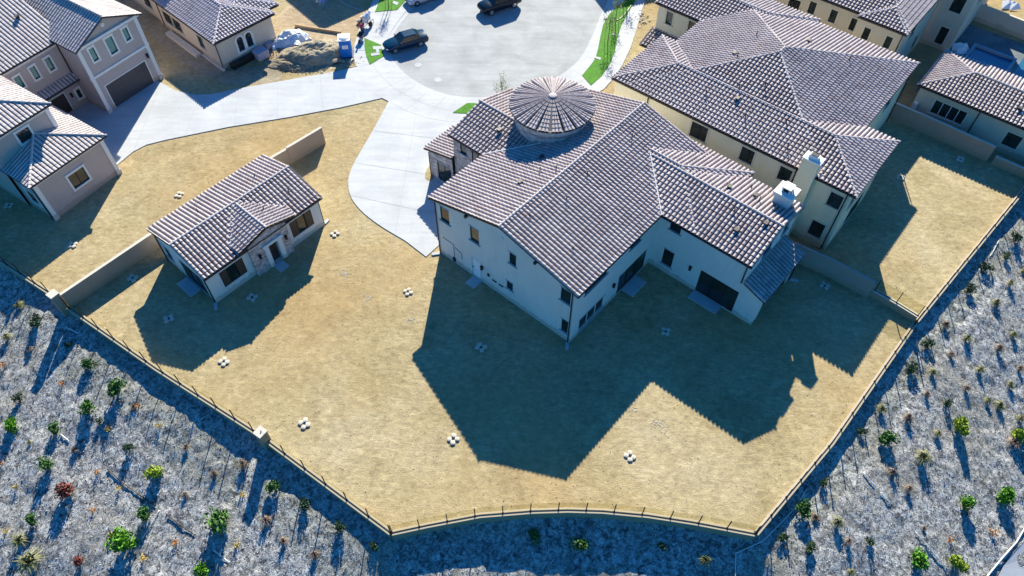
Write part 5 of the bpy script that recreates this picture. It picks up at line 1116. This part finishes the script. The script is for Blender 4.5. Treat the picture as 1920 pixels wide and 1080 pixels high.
g = MB(); g.box(-.6, .6, -.4, .4, 0, .015); o = g.build('shadow_sheet', mat('shadow_grey', .8, (.3,.36,.42))[0]); o.location = at(675, 90, .075); tag(o, 'flat grey sheet standing in for the shadow on the pavement below the wheelbarrow', 'board')  # grey sheet laid in place of the shadow below the wheelbarrow
# hose along the site
def hose(L, z, r, mt, label):
    P = [at(x, y, z) for x, y in smooth(L, 2)]; O = P[0].copy(); g = MB(); g.tube([p-O for p in P], r, 6); o = g.build('hose', mt); o.location = O; tag(o, label, 'hose')
hose([(628,-8),(640,3),(652,10),(666,16),(680,19)], .05, .05, mat('grey_hose', .6, (.3,.36,.42))[0], 'grey hose lying across the shaded building site')
hose([(1187,4),(1178,18),(1168,30),(1160,37),(1154,37)], LZ+.03, .045, M['dark_metal'], 'thin black tube lying diagonally on the right verge')  # thin dark tube along an unidentified dark line on the verge

# people
def person(loc, rz, joints, shirt, trousers, skin, hair, label, hat=None):
    root = empty('person', loc, rz, label=label, cat='person')
    def skinmesh(nm, chain, mt, edges=None, parent=root):
        me = bpy.data.meshes.new(nm); me.from_pydata([c[0] for c in chain], edges, []); o = bpy.data.objects.new(nm, me); COL.objects.link(o); o.parent = parent
        o.modifiers.new('skin', 'SKIN'); me.skin_vertices.new() if not me.skin_vertices else None
        for v, c in zip(me.skin_vertices[0].data, chain): v.radius = (c[1], c[1])
        me.skin_vertices[0].data[0].use_root = True; sb = o.modifiers.new('sub', 'SUBSURF'); sb.levels = 1; sb.render_levels = 1; me.materials.append(mt); return o
    J = joints; 
    body = [(J['pelvis'], .15), (J['waist'], .14), (J['chest'], .17), (J['neck'], .06), (J['head'], .10), (J['crown'], .085), (J['shl'], .075), (J['ell'], .05), (J['hal'], .036), (J['shr'], .075), (J['elr'], .05), (J['har'], .036), (J['hil'], .1), (J['knl'], .07), (J['anl'], .045), (J['tol'], .04), (J['hir'], .1), (J['knr'], .07), (J['anr'], .045), (J['tor'], .04)]
    E_ = [(0,1),(1,2),(2,3),(3,4),(4,5),(2,6),(6,7),(7,8),(2,9),(9,10),(10,11),(0,12),(12,13),(13,14),(14,15),(0,16),(16,17),(17,18),(18,19)]
    skinmesh('body', body, skin, E_)
    up = lambda k, r: (J[k], r)
    skinmesh('shirt', [up('waist', .165), up('chest', .195), up('shl', .092), (tuple((Vector(J['shl'])*.25+Vector(J['ell'])*.75)), .07), up('shr', .092), (tuple((Vector(J['shr'])*.25+Vector(J['elr'])*.75)), .07), up('pelvis', .165)], shirt, [(0,1),(1,2),(2,3),(1,4),(4,5),(0,6)])
    skinmesh('trousers', [up('pelvis', .172), up('hil', .118), up('knl', .088), (tuple(Vector(J['knl'])*.1+Vector(J['anl'])*.9), .066), up('hir', .118), up('knr', .088), (tuple(Vector(J['knr'])*.1+Vector(J['anr'])*.9), .066)], trousers, [(0,1),(1,2),(2,3),(0,4),(4,5),(5,6)])
    g = MB(); c = Vector(J['crown'])*.8+Vector(J['head'])*.2; g.blob(tuple(c), .125, .125, .11, 0, 14, 8)
    if hat: d_ = Vector(J['head']); g.tube([tuple(c-Vector((0,0,.02))), tuple(c)], .2, 16)
    g.build('hat' if hat else 'hair', hat or hair, root, smooth=True)
cloth = lambda n, c: mat(n, .9, c)[0]
SK = cloth('skin', (.42,.25,.17)); HR = cloth('dark_hair', (.02,.015,.012))
J1 = dict(pelvis=(0,0,.92), waist=(.06,0,1.05), chest=(.2,0,1.28), neck=(.3,0,1.45), head=(.36,0,1.56), crown=(.4,0,1.67), shl=(.22,.19,1.36), ell=(.34,.24,1.1), hal=(.55,.22,.95), shr=(.22,-.19,1.36), elr=(.34,-.24,1.1), har=(.55,-.22,.95), hil=(0,.1,.88), knl=(.16,.11,.48), anl=(.05,.11,.08), tol=(.2,.12,.04), hir=(0,-.1,.88), knr=(.02,-.11,.47), anr=(-.2,-.11,.08), tor=(-.06,-.12,.04))
person(at(681, 64, .07), rad(258), J1, cloth('red_shirt', (.38,.01,.08)), cloth('dark_trousers', (.03,.05,.09)), SK, HR, 'person in a red shirt leaning forward over a wheelbarrow')
J2 = dict(pelvis=(0,0,.85), waist=(.12,0,.95), chest=(.38,0,.98), neck=(.55,0,.95), head=(.66,0,.9), crown=(.74,0,.93), shl=(.42,.19,.98), ell=(.5,.24,.68), hal=(.6,.16,.4), shr=(.42,-.19,.98), elr=(.5,-.24,.68), har=(.6,-.16,.4), hil=(0,.1,.82), knl=(.12,.14,.44), anl=(-.02,.14,.08), tol=(.14,.15,.04), hir=(0,-.1,.82), knr=(.1,-.14,.44), anr=(-.05,-.14,.08), tor=(.11,-.15,.04))
person(at(610, 14, 0), rad(200), J2, cloth('blue_shirt', (.22,.32,.75)), cloth('jeans', (.12,.25,.5)), SK, HR, 'person in a blue shirt and pale hat bending down in the shade', hat=cloth('pale_hat', (.7,.72,.62)))
# wheelbarrow
wb = empty('wheelbarrow', at(678, 74, .07), rad(258), label='dark wheelbarrow pushed by the person in red', cat='wheelbarrow')
g = MB(); g.v = [(-.35,-.2,.35),(.25,-.16,.35),(.25,.16,.35),(-.35,.2,.35),(-.5,-.33,.65),(.48,-.3,.7),(.48,.3,.7),(-.5,.33,.65)]; g.f = [(0,1,2,3),(0,1,5,4),(1,2,6,5),(2,3,7,6),(3,0,4,7)]; tr_ = g.build('tray', mat('dark_tray', .5, (.05,.06,.08))[0], wb); sm_ = tr_.modifiers.new('s', 'SOLIDIFY'); sm_.thickness = .02
g = MB()
for sy in (-1, 1): g.tube([(-1.05, sy*.3, .75), (-.4, sy*.22, .42), (.7, sy*.06, .2)], .022, 6); g.tube([(-.3, sy*.22, .4), (-.35, sy*.24, 0)], .02, 6)
g.build('handle', M['wood'], wb); g = MB(); g.cyl((.7, -.05, .2), (.7, .05, .2), .2, 16); g.build('wheel', M['tyre'], wb)
# manholes, stones
for x, y, lb in ((784, 122, 'round iron manhole cover in the road, the larger pale one'), (821, 150, 'round iron cover near the lower edge of the road')):
    g = MB(); g.cyl((0, 0, 0), (0, 0, .012), .38, 24); o = g.build('manhole_cover', M['pad']); o.location = at(x, y, .022); tag(o, lb, 'manhole cover')
for i, (x, y) in enumerate(((702, 97), (1200, 30))): pass
r_ = random.Random(31); g = MB()
for i in range(60): s_ = r_.uniform(.04, .16); g.blob((r_.gauss(0, .6), r_.gauss(0, .9), s_*.4), s_, s_*.8, s_*.6, .25, 6, 4, r_.uniform(0, 3))
o = g.build('stone_rubble', M['bag'], recalc=False); o.location = at(1203, 35); tag(o, 'small pale rubble pile beside the right verge pavement', 'rubble', kind='stuff')
